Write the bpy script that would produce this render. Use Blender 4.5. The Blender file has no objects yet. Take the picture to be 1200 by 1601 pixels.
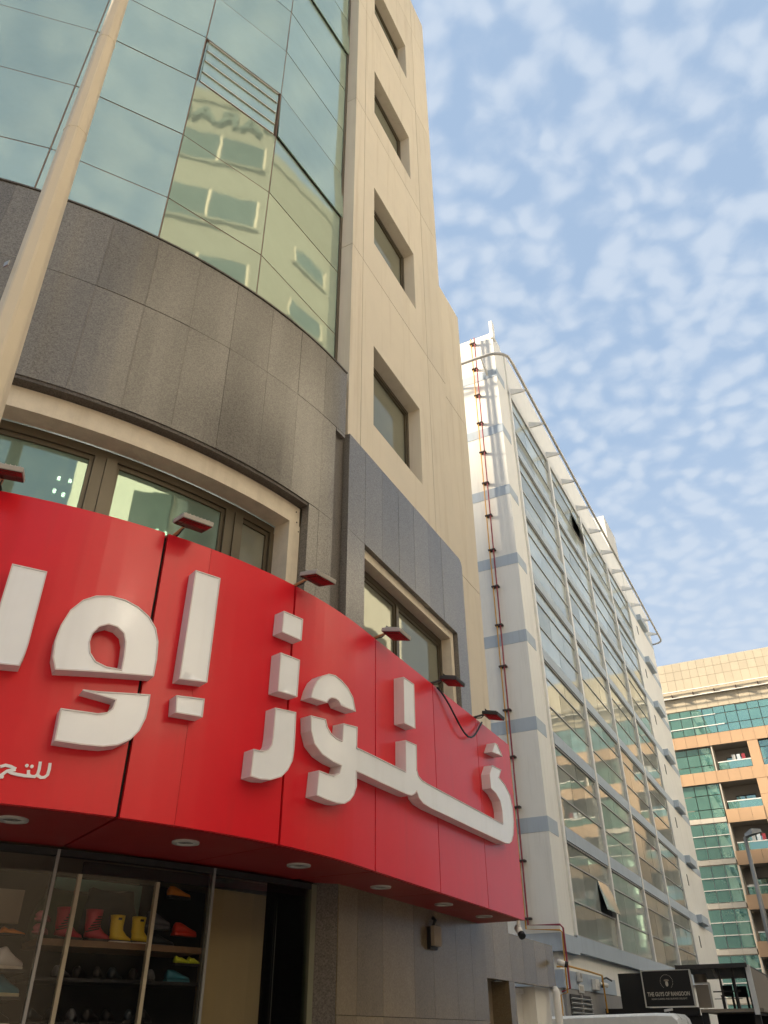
import bpy, bmesh, math, random
from mathutils import Vector, Matrix
from mathutils.geometry import tessellate_polygon
random.seed(7)
SC = bpy.context.scene
COL = SC.collection
R_ = math.radians

# ------------------------------------------------------------------ camera
PITCH, ROLL, YAW = 0.588262, -0.006112, 0.473694
cp, sp, cr, sr, cy, sy = (math.cos(PITCH), math.sin(PITCH), math.cos(ROLL), math.sin(ROLL), math.cos(YAW), math.sin(YAW))
def _tocam(r, fw, u):
    z = fw*cp + u*sp; up = u*cp - fw*sp
    x, y = r, -up
    return Vector((cr*x - sr*y, sr*x + cr*y, z))
ax = [_tocam(cy, -sy, 0), _tocam(sy, cy, 0), _tocam(0, 0, 1)]
right = Vector([a[0] for a in ax]); down = Vector([a[1] for a in ax]); fwd = Vector([a[2] for a in ax])
cam_d = bpy.data.cameras.new('camera'); cam = bpy.data.objects.new('camera', cam_d); COL.objects.link(cam)
mw = Matrix((( right[0], -down[0], -fwd[0], 0), (right[1], -down[1], -fwd[1], 0), (right[2], -down[2], -fwd[2], 1.6), (0, 0, 0, 1)))
cam.matrix_world = mw
cam_d.sensor_fit = 'HORIZONTAL'; cam_d.sensor_width = 36; cam_d.lens = 36*1233.86/1200
cam_d.clip_start = 0.05; cam_d.clip_end = 3000
SC.camera = cam

# ------------------------------------------------------------------ sky and sun
SUN_EL = R_(22); SUNV = Vector((-0.97*math.cos(SUN_EL), -0.243*math.cos(SUN_EL), math.sin(SUN_EL)))
W = bpy.data.worlds.new('World'); SC.world = W; W.use_nodes = True
nt = W.node_tree; nt.nodes.clear()
def N(t, typ, **kw):
    n = t.nodes.new(typ)
    for k, v in kw.items():
        if k in n.bl_rna.properties: setattr(n, k, v)
        else: n.inputs[k].default_value = v
    return n
L = nt.links.new
out = N(nt, 'ShaderNodeOutputWorld'); bg = N(nt, 'ShaderNodeBackground', Strength=0.05)
sky = N(nt, 'ShaderNodeTexSky', sky_type='NISHITA', sun_disc=False)
sky.sun_elevation = SUN_EL; sky.sun_rotation = math.atan2(SUNV.x, SUNV.y)
sky.air_density = 1.0; sky.dust_density = 1.0; sky.ozone_density = 1.0
tc = N(nt, 'ShaderNodeTexCoord'); sep = N(nt, 'ShaderNodeSeparateXYZ'); L(tc.outputs['Generated'], sep.inputs[0])
def MATH(t, op, a, b=None, clamp=False):
    n = t.nodes.new('ShaderNodeMath'); n.operation = op; n.use_clamp = clamp
    for i, v in enumerate((a, b)):
        if v is None: continue
        if hasattr(v, 'node'): t.links.new(v, n.inputs[i])
        else: n.inputs[i].default_value = v
    return n.outputs[0]
zc = MATH(nt, 'ADD', MATH(nt, 'MAXIMUM', sep.outputs[2], 0.0), 0.16)
cmb = N(nt, 'ShaderNodeCombineXYZ')
L(MATH(nt, 'DIVIDE', sep.outputs[0], zc), cmb.inputs[0]); L(MATH(nt, 'DIVIDE', sep.outputs[1], zc), cmb.inputs[1])
warp = N(nt, 'ShaderNodeTexNoise', Scale=13.0, Detail=2.0); L(cmb.outputs[0], warp.inputs['Vector'])
wm = N(nt, 'ShaderNodeVectorMath', operation='MULTIPLY_ADD'); L(warp.outputs['Color'], wm.inputs[0]); wm.inputs[1].default_value = (.042, .042, 0); L(cmb.outputs[0], wm.inputs[2])
puff = N(nt, 'ShaderNodeTexVoronoi', feature='SMOOTH_F1', Scale=31.0, Smoothness=0.8); L(wm.outputs[0], puff.inputs['Vector'])
fine = N(nt, 'ShaderNodeTexNoise', Scale=52.0, Detail=5.0, Roughness=0.5); L(wm.outputs[0], fine.inputs['Vector'])
big = N(nt, 'ShaderNodeTexNoise', Scale=1.6, Detail=2.0); L(cmb.outputs[0], big.inputs['Vector'])
v1 = MATH(nt, 'MULTIPLY', MATH(nt, 'SUBTRACT', 0.40, puff.outputs['Distance']), 2.1)
v2 = MATH(nt, 'MULTIPLY', MATH(nt, 'SUBTRACT', fine.outputs['Fac'], 0.5), 0.9)
v3 = MATH(nt, 'MULTIPLY', MATH(nt, 'SUBTRACT', big.outputs['Fac'], 0.5), 0.6)
vs = MATH(nt, 'ADD', MATH(nt, 'ADD', v1, v2), v3)
mr = N(nt, 'ShaderNodeMapRange', interpolation_type='SMOOTHSTEP'); L(vs, mr.inputs['Value'])
mr.inputs['From Min'].default_value = -0.75; mr.inputs['From Max'].default_value = 0.50; mr.inputs['To Min'].default_value = 0.30; mr.inputs['To Max'].default_value = 0.95
# near the horizon the layer closes into an even veil
veil = N(nt, 'ShaderNodeMapRange', interpolation_type='SMOOTHSTEP'); L(sep.outputs[2], veil.inputs['Value'])
veil.inputs['From Min'].default_value = 0.66; veil.inputs['From Max'].default_value = 0.24; veil.inputs['To Min'].default_value = 0.0; veil.inputs['To Max'].default_value = 0.80
mask2 = MATH(nt, 'MAXIMUM', MATH(nt, 'ADD', MATH(nt, 'MULTIPLY', mr.outputs[0], MATH(nt, 'SUBTRACT', 1.0, veil.outputs[0])), veil.outputs[0]), 0.0)
hz = N(nt, 'ShaderNodeMix', data_type='RGBA'); hz.inputs[0].default_value = .78; L(sky.outputs[0], hz.inputs[6]); hz.inputs[7].default_value = (1.35, 2.05, 3.05, 1)   # thin even haze over the clear blue
mix = N(nt, 'ShaderNodeMix', data_type='RGBA'); L(mask2, mix.inputs[0]); L(hz.outputs[2], mix.inputs[6]); mix.inputs[7].default_value = (2.5, 2.9, 3.45, 1)
L(mix.outputs[2], bg.inputs[0]); L(bg.outputs[0], out.inputs[0])
sun_d = bpy.data.lights.new('sun', 'SUN'); sun_d.energy = 4.2; sun_d.angle = R_(3.5); sun_d.color = (1.0, 0.85, 0.64)
sun = bpy.data.objects.new('sun', sun_d); COL.objects.link(sun); sun.rotation_euler = SUNV.to_track_quat('Z', 'Y').to_euler(); sun.location = (-30, -20, 60)
vw = SC.view_settings; vw.view_transform = 'Standard'; vw.look = 'None'; vw.gamma = 1; vw.use_curve_mapping = False; vw.exposure = 2.32
SC.render.engine = 'CYCLES'; SC.render.resolution_x = 768; SC.render.resolution_y = 1024
SC.cycles.max_bounces = 8; SC.cycles.transparent_max_bounces = 12; SC.cycles.caustics_reflective = False; SC.cycles.caustics_refractive = False

# ------------------------------------------------------------------ materials
MATS = {}
def mat(name, col, rough=0.6, metal=0.0, var=0.12, vs=1.5, bump=0.0, bs=60.0, streak=0.0, rnd=0.0, spec=0.5, grime=None, coat=0.0, emit=0.0):
    m = bpy.data.materials.new(name); m.use_nodes = True; t = m.node_tree; b = t.nodes['Principled BSDF']
    geo = N(t, 'ShaderNodeNewGeometry')
    nz = N(t, 'ShaderNodeTexNoise', Scale=vs, Detail=6.0, Roughness=0.6); t.links.new(geo.outputs['Position'], nz.inputs['Vector'])
    mx = N(t, 'ShaderNodeMix', data_type='RGBA'); t.links.new(nz.outputs['Fac'], mx.inputs[0])
    mx.inputs[6].default_value = tuple(max(0, c*(1-var)) for c in col)+(1,); mx.inputs[7].default_value = tuple(min(1, c*(1+var)) for c in col)+(1,)
    colout = mx.outputs[2]
    if streak > 0:
        mp = N(t, 'ShaderNodeMapping'); mp.inputs['Scale'].default_value = (5, 5, .3); t.links.new(geo.outputs['Position'], mp.inputs[0])
        n2 = N(t, 'ShaderNodeTexNoise', Scale=1.3, Detail=5.0, Roughness=0.65); t.links.new(mp.outputs[0], n2.inputs['Vector'])
        rr = N(t, 'ShaderNodeMapRange'); rr.inputs['From Min'].default_value = .52; rr.inputs['From Max'].default_value = .75; t.links.new(n2.outputs['Fac'], rr.inputs['Value'])
        f = MATH(t, 'MULTIPLY', rr.outputs[0], streak)
        m2 = N(t, 'ShaderNodeMix', data_type='RGBA'); t.links.new(f, m2.inputs[0]); t.links.new(colout, m2.inputs[6])
        g = grime or tuple(c*.45 for c in col); m2.inputs[7].default_value = tuple(g)+(1,); colout = m2.outputs[2]
    if rnd > 0:
        oi = N(t, 'ShaderNodeObjectInfo'); hs = N(t, 'ShaderNodeHueSaturation'); t.links.new(colout, hs.inputs['Color'])
        v = MATH(t, 'ADD', MATH(t, 'MULTIPLY', MATH(t, 'SUBTRACT', oi.outputs['Random'], .5), 2*rnd), 1.0); t.links.new(v, hs.inputs['Value']); colout = hs.outputs[0]
    t.links.new(colout, b.inputs['Base Color'])
    b.inputs['Metallic'].default_value = metal; b.inputs['Specular IOR Level'].default_value = spec
    b.inputs['Coat Weight'].default_value = coat; b.inputs['Coat Roughness'].default_value = .08
    rm = N(t, 'ShaderNodeMapRange'); t.links.new(nz.outputs['Fac'], rm.inputs['Value']); rm.inputs['To Min'].default_value = max(.02, rough*.82); rm.inputs['To Max'].default_value = min(1, rough*1.18)
    t.links.new(rm.outputs[0], b.inputs['Roughness'])
    if bump > 0:
        nb = N(t, 'ShaderNodeTexNoise', Scale=bs, Detail=4.0); t.links.new(geo.outputs['Position'], nb.inputs['Vector'])
        bp = N(t, 'ShaderNodeBump', Strength=bump, Distance=0.01); t.links.new(nb.outputs['Fac'], bp.inputs['Height']); t.links.new(bp.outputs[0], b.inputs['Normal'])
    if emit > 0:
        b.inputs['Emission Color'].default_value = tuple(col)+(1,); b.inputs['Emission Strength'].default_value = emit
    MATS[name] = m; return m

def granite(name, lo, hi, rough, rnd, spec=.5):
    m = bpy.data.materials.new(name); m.use_nodes = True; t = m.node_tree; b = t.nodes['Principled BSDF']
    geo = N(t, 'ShaderNodeNewGeometry')
    n1 = N(t, 'ShaderNodeTexNoise', Scale=75.0, Detail=3.0, Roughness=0.7); t.links.new(geo.outputs['Position'], n1.inputs['Vector'])
    n2 = N(t, 'ShaderNodeTexVoronoi', Scale=95.0); t.links.new(geo.outputs['Position'], n2.inputs['Vector'])
    s = MATH(t, 'ADD', n1.outputs['Fac'], MATH(t, 'MULTIPLY', MATH(t, 'SUBTRACT', n2.outputs['Color'], .5), .35))
    rp = N(t, 'ShaderNodeMapRange'); rp.inputs['From Min'].default_value = .3; rp.inputs['From Max'].default_value = .72; t.links.new(s, rp.inputs['Value'])
    mx = N(t, 'ShaderNodeMix', data_type='RGBA'); t.links.new(rp.outputs[0], mx.inputs[0]); mx.inputs[6].default_value = lo+(1,); mx.inputs[7].default_value = hi+(1,)
    big = N(t, 'ShaderNodeTexNoise', Scale=1.1, Detail=5.0, Roughness=.65); mp = N(t, 'ShaderNodeMapping'); mp.inputs['Scale'].default_value = (2.2, 2.2, .8)
    t.links.new(geo.outputs['Position'], mp.inputs[0]); t.links.new(mp.outputs[0], big.inputs['Vector'])
    oi = N(t, 'ShaderNodeObjectInfo'); hs = N(t, 'ShaderNodeHueSaturation'); t.links.new(mx.outputs[2], hs.inputs['Color'])
    v = MATH(t, 'ADD', MATH(t, 'MULTIPLY', MATH(t, 'SUBTRACT', oi.outputs['Random'], .5), 2*rnd), MATH(t, 'ADD', .82, MATH(t, 'MULTIPLY', big.outputs['Fac'], .36)))
    t.links.new(v, hs.inputs['Value']); t.links.new(hs.outputs[0], b.inputs['Base Color'])
    b.inputs['Roughness'].default_value = rough; b.inputs['Specular IOR Level'].default_value = spec
    MATS[name] = m; return m

def mirror_glass(name, body, tint, fac, wav=0.07, wsc=1.6, rough=0.02, see=0.0, rnd=.06, brnd=0.0):
    """coated facade glass: a tinted body under a strong reflecting coat; 'see' is the share that looks through"""
    m = bpy.data.materials.new(name); m.use_nodes = True; t = m.node_tree; t.nodes.clear()
    o = N(t, 'ShaderNodeOutputMaterial'); geo = N(t, 'ShaderNodeNewGeometry'); oi = N(t, 'ShaderNodeObjectInfo')
    nb = N(t, 'ShaderNodeTexNoise', Scale=wsc, Detail=2.0); t.links.new(geo.outputs['Position'], nb.inputs['Vector'])
    bp = N(t, 'ShaderNodeBump', Strength=wav, Distance=0.02); t.links.new(nb.outputs['Fac'], bp.inputs['Height'])
    gl = N(t, 'ShaderNodeBsdfGlossy', Roughness=rough, Color=tint+(1,)); t.links.new(bp.outputs[0], gl.inputs['Normal'])
    df = N(t, 'ShaderNodeBsdfDiffuse')
    dn = N(t, 'ShaderNodeTexNoise', Scale=.9, Detail=6.0, Roughness=.65); t.links.new(geo.outputs['Position'], dn.inputs['Vector'])
    mx = N(t, 'ShaderNodeMix', data_type='RGBA'); t.links.new(dn.outputs['Fac'], mx.inputs[0]); mx.inputs[6].default_value = tuple(c*.8 for c in body)+(1,); mx.inputs[7].default_value = tuple(c*1.25 for c in body)+(1,)
    hs = N(t, 'ShaderNodeHueSaturation'); t.links.new(mx.outputs[2], hs.inputs['Color']); t.links.new(MATH(t, 'ADD', MATH(t, 'MULTIPLY', MATH(t, 'SUBTRACT', oi.outputs['Random'], .5), 2*brnd), 1.0), hs.inputs['Value'])
    t.links.new(hs.outputs[0], df.inputs['Color'])
    base = df.outputs[0]
    if see > 0:
        tr = N(t, 'ShaderNodeBsdfTransparent', Color=(1, 1, 1, 1) if see > .9 else tuple(min(1, c*1.15) for c in tint)+(1,)); ms = N(t, 'ShaderNodeMixShader', Fac=see); t.links.new(df.outputs[0], ms.inputs[1]); t.links.new(tr.outputs[0], ms.inputs[2]); base = ms.outputs[0]
    lw = N(t, 'ShaderNodeFresnel', IOR=1.5)
    f = MATH(t, 'ADD', MATH(t, 'MULTIPLY', lw.outputs[0], 1-fac), fac, True)
    f = MATH(t, 'ADD', f, MATH(t, 'MULTIPLY', MATH(t, 'SUBTRACT', oi.outputs['Random'], .5), 2*rnd), True)
    ms2 = N(t, 'ShaderNodeMixShader'); t.links.new(f, ms2.inputs[0]); t.links.new(base, ms2.inputs[1]); t.links.new(gl.outputs[0], ms2.inputs[2]); t.links.new(ms2.outputs[0], o.inputs[0])
    MATS[name] = m; return m

mat('asphalt', (.05, .05, .052), .85, var=.25, vs=4, bump=.3, bs=120)
mat('paving', (.46, .43, .38), .8, var=.15, vs=3, bump=.2)
mat('road_paver', (.40, .385, .355), .85, var=.15, vs=3, bump=.2)
mat('kerb', (.38, .37, .35), .8)
mat('beige_panel', (.685, .62, .51), .75, var=.09, vs=1.6, bump=.15, bs=45, streak=.45, rnd=.05, grime=(.47, .39, .28))
mat('groove', (.30, .24, .17), .9)
mat('cream_stone', (.70, .63, .50), .75, var=.16, vs=9, bump=.25, bs=70, streak=.25, grime=(.33, .27, .19))
mat('brown_alu', (.105, .088, .058), .42, metal=.35, var=.1)
mat('dark_gap', (.02, .018, .016), .9)
granite('granite', (.118, .110, .096), (.232, .217, .190), .20, .14, .40)
mat('grout', (.34, .31, .27), .9)
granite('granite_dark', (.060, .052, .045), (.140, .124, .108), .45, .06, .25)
granite('granite_polished', (.165, .130, .080), (.225, .180, .113), .25, .16, .28)
mirror_glass('glass_teal', (.37, .48, .40), (.66, .75, .65), .45, wav=.055, rough=.03, rnd=.05, brnd=.15)
mirror_glass('glass_strip', (.24, .335, .275), (.50, .64, .52), .26, see=.30)
mirror_glass('glass_olive', (.25, .255, .205), (.42, .44, .38), .20, wav=.05)
mirror_glass('glass_office', (.50, .53, .485), (.80, .82, .76), .25, wav=.10, wsc=.5, rnd=.10, brnd=.35)
mirror_glass('glass_green', (.09, .21, .18), (.56, .82, .75), .42, wav=.15, wsc=.35)
mirror_glass('glass_shop', (.01, .012, .012), (.66, .70, .66), .0, wav=.03, see=.985, rnd=.01)
mat('red_panel', (.72, .014, .025), .32, var=.08, vs=.9, spec=.4, coat=.10, bump=.35, bs=1.3, streak=.16, grime=(.40, .04, .035), rnd=.04)
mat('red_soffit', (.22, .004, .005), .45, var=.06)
mat('letter_face', (.90, .93, .96), .25, var=.05, vs=3, coat=.15, streak=.10, grime=(.50, .47, .42))
mat('letter_side', (.68, .63, .625), .45, var=.08, vs=6, streak=.18, grime=(.42, .36, .33))
mat('trim_brown', (.22, .15, .11), .5)
mat('white_vinyl', (.85, .85, .85), .4)
mat('downlight_rim', (.36, .34, .31), .5)
mat('lens_dark', (.12, .11, .10), .25)
mat('flood_glass', (.045, .016, .014), .12, var=.2)
mat('flood_body', (.42, .39, .35), .55, metal=.2)
mat('flood_black', (.035, .033, .03), .5)
mat('rust_arm', (.42, .20, .085), .7, var=.3, vs=20)
mat('cable', (.012, .012, .012), .55)
mat('pole_cream', (.64, .555, .41), .7, var=.10, vs=3, bump=.08, bs=90, streak=.18, grime=(.30, .25, .18))
mat('bright_alu', (.70, .66, .58), .3, metal=.6, bump=.4, bs=9)
mat('steel_grey', (.30, .30, .29), .45, metal=.4)
mat('post_cream', (.75, .68, .52), .5)
mat('shop_black', (.010, .010, .011), .6)
mat('shop_wall', (.016, .018, .018), .8, var=.4, vs=5)
mat('shop_teal', (.20, .40, .36), .8, var=.2)
mat('shop_tan', (.40, .31, .16), .7, var=.12, vs=4)
mat('shelf_wood', (.20, .115, .055), .55, var=.3, vs=14)
mat('olive_frame', (.19, .19, .13), .45, metal=.2)
for nm, c in dict(rubber_yellow=(.95, .68, .02), rubber_red=(.55, .03, .07), shoe_white=(.75, .75, .74), shoe_blue=(.05, .24, .34), shoe_black=(.02, .02, .022), shoe_orange=(.75, .24, .02), shoe_scarlet=(.75, .05, .02), shoe_lime=(.55, .62, .03), shoe_grey=(.12, .13, .15), shoe_pink=(.52, .15, .20), sole_white=(.85, .84, .78), sole_cream=(.75, .72, .52), leaf_dark=(.02, .05, .02), bag_dark=(.02, .035, .05)).items():
    mat(nm, c, .45, var=.1, vs=12)
mat('office_white', (.84, .83, .78), .8, var=.07, vs=.5, bump=.1, bs=20, streak=.22, grime=(.42, .40, .35))
mat('office_blue', (.46, .53, .60), .75, var=.08, vs=.6, streak=.3, grime=(.22, .24, .28))
mat('office_mullion', (.80, .79, .75), .5)
mat('transom_dark', (.34, .34, .33), .5)
mat('pipe_yellow', (.62, .33, .05), .5, var=.15, vs=6)
mat('pipe_red', (.28, .035, .05), .5, var=.15, vs=6)
mat('clamp', (.05, .03, .025), .6)
mat('rail_grey', (.55, .53, .50), .5, metal=.2)
mat('cream_tile', (.47, .41, .31), .45, var=.06, vs=.8, rnd=.05)
mat('orange_tile', (.47, .31, .19), .5, var=.06, vs=.6, rnd=.05)
mat('grey_concrete', (.30, .27, .24), .85, var=.1)
mat('pale_band', (.52, .49, .43), .7, rnd=.04)
mat('far_dark', (.05, .05, .05), .7)
mat('white_paint', (.80, .79, .75), .45, var=.04)
mat('van_white', (.80, .79, .74), .28, var=.03, coat=.4)
mat('tyre', (.02, .02, .02), .9)
mat('black_board', (.012, .011, .010), .45)
mat('board_frame', (.62, .60, .54), .5)
mat('gold_text', (.58, .52, .42), .5)
mat('grey_wall', (.34, .33, .32), .8, streak=.3)
mat('canopy_dark', (.035, .032, .03), .6)
mat('tan_panel', (.30, .25, .19), .7)
mat('shade_dark', (.075, .055, .042), .85)  # dark colour stands in for shade on walls mirrored in the shop glass
mat('opp_shade_tan', (.092, .084, .064), .8, var=.06, vs=.6, streak=.2)  # tan darkened to stand for shaded upper walls in the mirrored view
mat('opp_cream', (.66, .64, .58), .8, var=.06, vs=.6, streak=.2)
mat('opp_letter', (.010, .022, .016), .5)
mat('opp_glass', (.03, .045, .045), .15)
mat('block_wall', (.55, .49, .40), .85)
mat('ceiling_white', (.45, .50, .47), .8)
mat('led_dot', (1.0, .97, .88), .5, emit=14.0)

# ------------------------------------------------------------------ mesh helpers
class MB:
    def __init__(s): s.v = []; s.f = []
    def add(s, vs, fs):
        o = len(s.v); s.v += [tuple(v) for v in vs]; s.f += [tuple(i+o for i in f) for f in fs]; return s
    def box(s, x0, x1, y0, y1, z0, z1):
        return s.add([(x, y, z) for x in (x0, x1) for y in (y0, y1) for z in (z0, z1)], [(0, 1, 3, 2), (4, 6, 7, 5), (0, 4, 5, 1), (2, 3, 7, 6), (0, 2, 6, 4), (1, 5, 7, 3)])
    def loft(s, rings, cap=True, closed=False):
        n = len(rings[0]); o = [p for r in rings for p in r]; fs = []
        k = len(rings)
        for i in range(k if closed else k-1):
            a, b = i*n, ((i+1) % k)*n
            for j in range(n): fs.append((a+j, a+(j+1) % n, b+(j+1) % n, b+j))
        if cap and not closed: fs.append(tuple(range(n))[::-1]); fs.append(tuple((k-1)*n+j for j in range(n)))
        return s.add(o, fs)
    def tube(s, path, r, n=8, rr=None):
        path = [Vector(p) for p in path]; rings = []; up = Vector((0, 0, 1))
        for i, p in enumerate(path):
            t = (path[min(i+1, len(path)-1)]-path[max(i-1, 0)]).normalized()
            a = t.cross(up) if abs(t.z) < .95 else t.cross(Vector((1, 0, 0)))
            a.normalize(); b = t.cross(a); q = rr[i] if rr else r
            rings.append([p+q*(math.cos(2*math.pi*k/n)*a+math.sin(2*math.pi*k/n)*b) for k in range(n)])
        return s.loft(rings)
    def prism(s, poly, z0, z1):
        n = len(poly)
        return s.add([(x, y, z0) for x, y in poly]+[(x, y, z1) for x, y in poly], [tuple(range(n))[::-1], tuple(range(n, 2*n))]+[(i, (i+1) % n, n+(i+1) % n, n+i) for i in range(n)])
    def obox(s, c, ux, uy, uz):
        c, ux, uy, uz = map(Vector, (c, ux, uy, uz))
        return s.add([c+a*ux+b*uy+d*uz for a in (-1, 1) for b in (-1, 1) for d in (-1, 1)], [(0, 1, 3, 2), (4, 6, 7, 5), (0, 4, 5, 1), (2, 3, 7, 6), (0, 2, 6, 4), (1, 5, 7, 3)])
    def build(s, name, m, parent=None, smooth=False, bevel=0.0):
        me = bpy.data.meshes.new(name); me.from_pydata(s.v, [], s.f)
        bm = bmesh.new(); bm.from_mesh(me); bmesh.ops.recalc_face_normals(bm, faces=bm.faces)
        if bevel: bmesh.ops.bevel(bm, geom=list(bm.edges), offset=bevel, segments=1, affect='EDGES')
        bm.to_mesh(me); bm.free()
        if smooth:
            for p in me.polygons: p.use_smooth = True
        me.materials.append(MATS[m]); o = bpy.data.objects.new(name, me); COL.objects.link(o); o.parent = parent
        return o
def tag(o, label, cat, group=None):
    o['label'] = label; o['category'] = cat
    if group: o['group'] = group
    return o
def thing(name, label, cat, loc=(0, 0, 0), group=None):
    o = bpy.data.objects.new(name, None); COL.objects.link(o); o.location = loc; o.empty_display_size = .2
    bpy.context.view_layer.update()
    return tag(o, label, cat, group)
def struct(o): o['kind'] = 'structure'; return o
def box(name, m, parent, *b, bevel=0.0): return MB().box(*b).build(name, m, parent, bevel=bevel)
def copy_tree(o, parent=None):
    c = o.copy(); COL.objects.link(c); c.parent = parent
    for ch in o.children: copy_tree(ch, c)
    return c
def text_mesh(name, body, size, m, mtx, parent, extrude=.02, offset=0.0, sx=1.0, fit=None):
    cu = bpy.data.curves.new(name, 'FONT'); cu.body = body; cu.size = size; cu.extrude = extrude; cu.offset = offset; cu.align_x = 'CENTER'; cu.resolution_u = 3
    tmp = bpy.data.objects.new(name+'_tmp', cu); COL.objects.link(tmp)
    bpy.context.view_layer.update()
    me = bpy.data.meshes.new_from_object(tmp.evaluated_get(bpy.context.evaluated_depsgraph_get()))
    bpy.data.objects.remove(tmp); bpy.data.curves.remove(cu)
    if fit: xs = [v.co.x for v in me.vertices]; sx = fit/(max(xs)-min(xs))
    me.transform(mtx @ Matrix.Diagonal((sx, 1, 1, 1))); me.materials.clear(); me.materials.append(MATS[m])
    o = bpy.data.objects.new(name, me); COL.objects.link(o); o.parent = parent; return o
def pol(c, r, deg): return (c[0]+r*math.cos(R_(deg)), c[1]+r*math.sin(R_(deg)))
def arcbox(mb, c, r0, r1, a0, a1, z0, z1, seg=3):
    """curved slab between two radii, two angles (degrees) and two heights"""
    rings = []
    for i in range(seg+1):
        a = a0+(a1-a0)*i/seg; p, q = pol(c, r0, a), pol(c, r1, a)
        rings.append([(p[0], p[1], z0), (q[0], q[1], z0), (q[0], q[1], z1), (p[0], p[1], z1)])
    return mb.loft(rings)

# ------------------------------------------------------------------ ground
struct(box('ground', 'asphalt', None, -600, 600, -500, 900, -.5, 0.0))
pv = MB()
pv.prism([(-20.4, -34), (-1.2, -34), (-1.2, 12.6), (-20.4, 12.6)], .004, .13); struct(pv.build('pavement', 'paving'))
struct(box('kerb', 'kerb', None, -1.196, -1.05, -34, 12.6, .004, .135))
struct(box('road', 'road_paver', None, -1.046, 8.9, -34, 27, -.02, .008))

# ------------------------------------------------------------------ corner building with curved front
CB = thing('corner_building', 'beige stone corner building with curved green glass front above grey granite', 'building', (-8, 6, 0))
CB.location = (0, 0, 0)
GC, GR = (-9.90, 6.608), 6.147            # granite arc
# solid cores behind the cladding
arc = [pol(GC, GR-.55, a) for a in range(-78, -3, 5)]
cb = MB(); cb.prism(arc+[(-4.12, 6.46), (-19.4, 6.46), (-19.4, 1.2)], 6.32, 24.4)
cb.prism([pol(GC, GR-.2, a) for a in range(-78, -3, 5)]+[(-4.12, 6.46), (-19.4, 6.46), (-19.4, 1.2)], 2.76, 4.66)
cb.prism([pol(GC, GR-3.4, a) for a in range(-78, -3, 5)]+[(-9, 6.46), (-19.4, 6.46), (-19.4, 2.0)], 0, 2.76)
cb.prism([pol(GC, GR-3.4, a) for a in range(-78, -3, 5)]+[(-9, 6.46), (-19.4, 6.46), (-19.4, 2.0)], 4.66, 6.32)
cb.box(-19.4, -4.10, 6.46, 9.78, 0, 24.1); cb.box(-19.4, -4.10, 9.78, 11.0, 0, 14.1)
cb.build('wall_core', 'groove', CB)
# granite slabs of the curved band, one object each
joints = [-77.0, -72.6, -68.2, -63.8, -59.4, -55.0, -50.6, -46.2, -41.8, -37.4, -33.0, -28.6, -24.2, -19.8, -15.2, -10.9, -6.7]
END = -2.6
def slab(a0, a1, z0, z1, m='granite', r1=GR):
    g = .016; jit = random.uniform(-.003, .003)
    return arcbox(MB(), GC, GR-.10, r1+jit, a0+g, a1-g, z0+.003, z1-.003).build('granite_slab', m, CB)
ja = joints+[END]
for a0, a1 in zip(ja[:-1], ja[1:]):
    slab(a0, a1, 7.6, 8.6)
    if a1 == END:
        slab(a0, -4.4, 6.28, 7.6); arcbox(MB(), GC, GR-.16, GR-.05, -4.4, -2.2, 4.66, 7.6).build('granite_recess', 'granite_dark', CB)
        arcbox(MB(), GC, GR-.10, GR, -4.34, -2.63, 7.56, 7.597).build('granite_slab', 'granite', CB)
    else: slab(a0, a1, 6.28, 7.6)
arcbox(MB(), GC, GR-.09, GR-.006, -77, -4.5, 6.29, 8.595, 40).build('grout', 'grout', CB); arcbox(MB(), GC, GR-.09, GR-.006, -4.5, END-.1, 7.61, 8.595, 4).build('grout', 'grout', CB)
slab(-8.25, -6.7, 4.66, 6.28); slab(-6.7, -4.4, 4.66, 6.28)
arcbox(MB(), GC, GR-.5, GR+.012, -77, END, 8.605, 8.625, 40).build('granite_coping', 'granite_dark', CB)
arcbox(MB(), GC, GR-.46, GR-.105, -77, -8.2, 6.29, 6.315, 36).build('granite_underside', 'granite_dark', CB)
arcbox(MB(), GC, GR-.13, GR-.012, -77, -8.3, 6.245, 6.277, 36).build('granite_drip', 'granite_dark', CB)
# cream stone surround of the strip window
arcbox(MB(), GC, GR-.31, GR-.11, -77, -8.4, 6.02, 6.24, 40).build('window_lintel', 'cream_stone', CB)
arcbox(MB(), GC, GR-.32, GR-.108, -9.75, -8.27, 4.66, 6.018, 2).build('window_jamb', 'cream_stone', CB)
for a, z in ((-8.9, 6.17), (-8.75, 6.05), (-8.45, 5.95)):
    p, q = pol(GC, GR-.10, a), pol(GC, GR-.13, a); MB().tube([(q[0], q[1], z), (p[0]-.006, p[1], z)], .008, 6).build('fixing_hole', 'dark_gap', CB)
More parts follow.
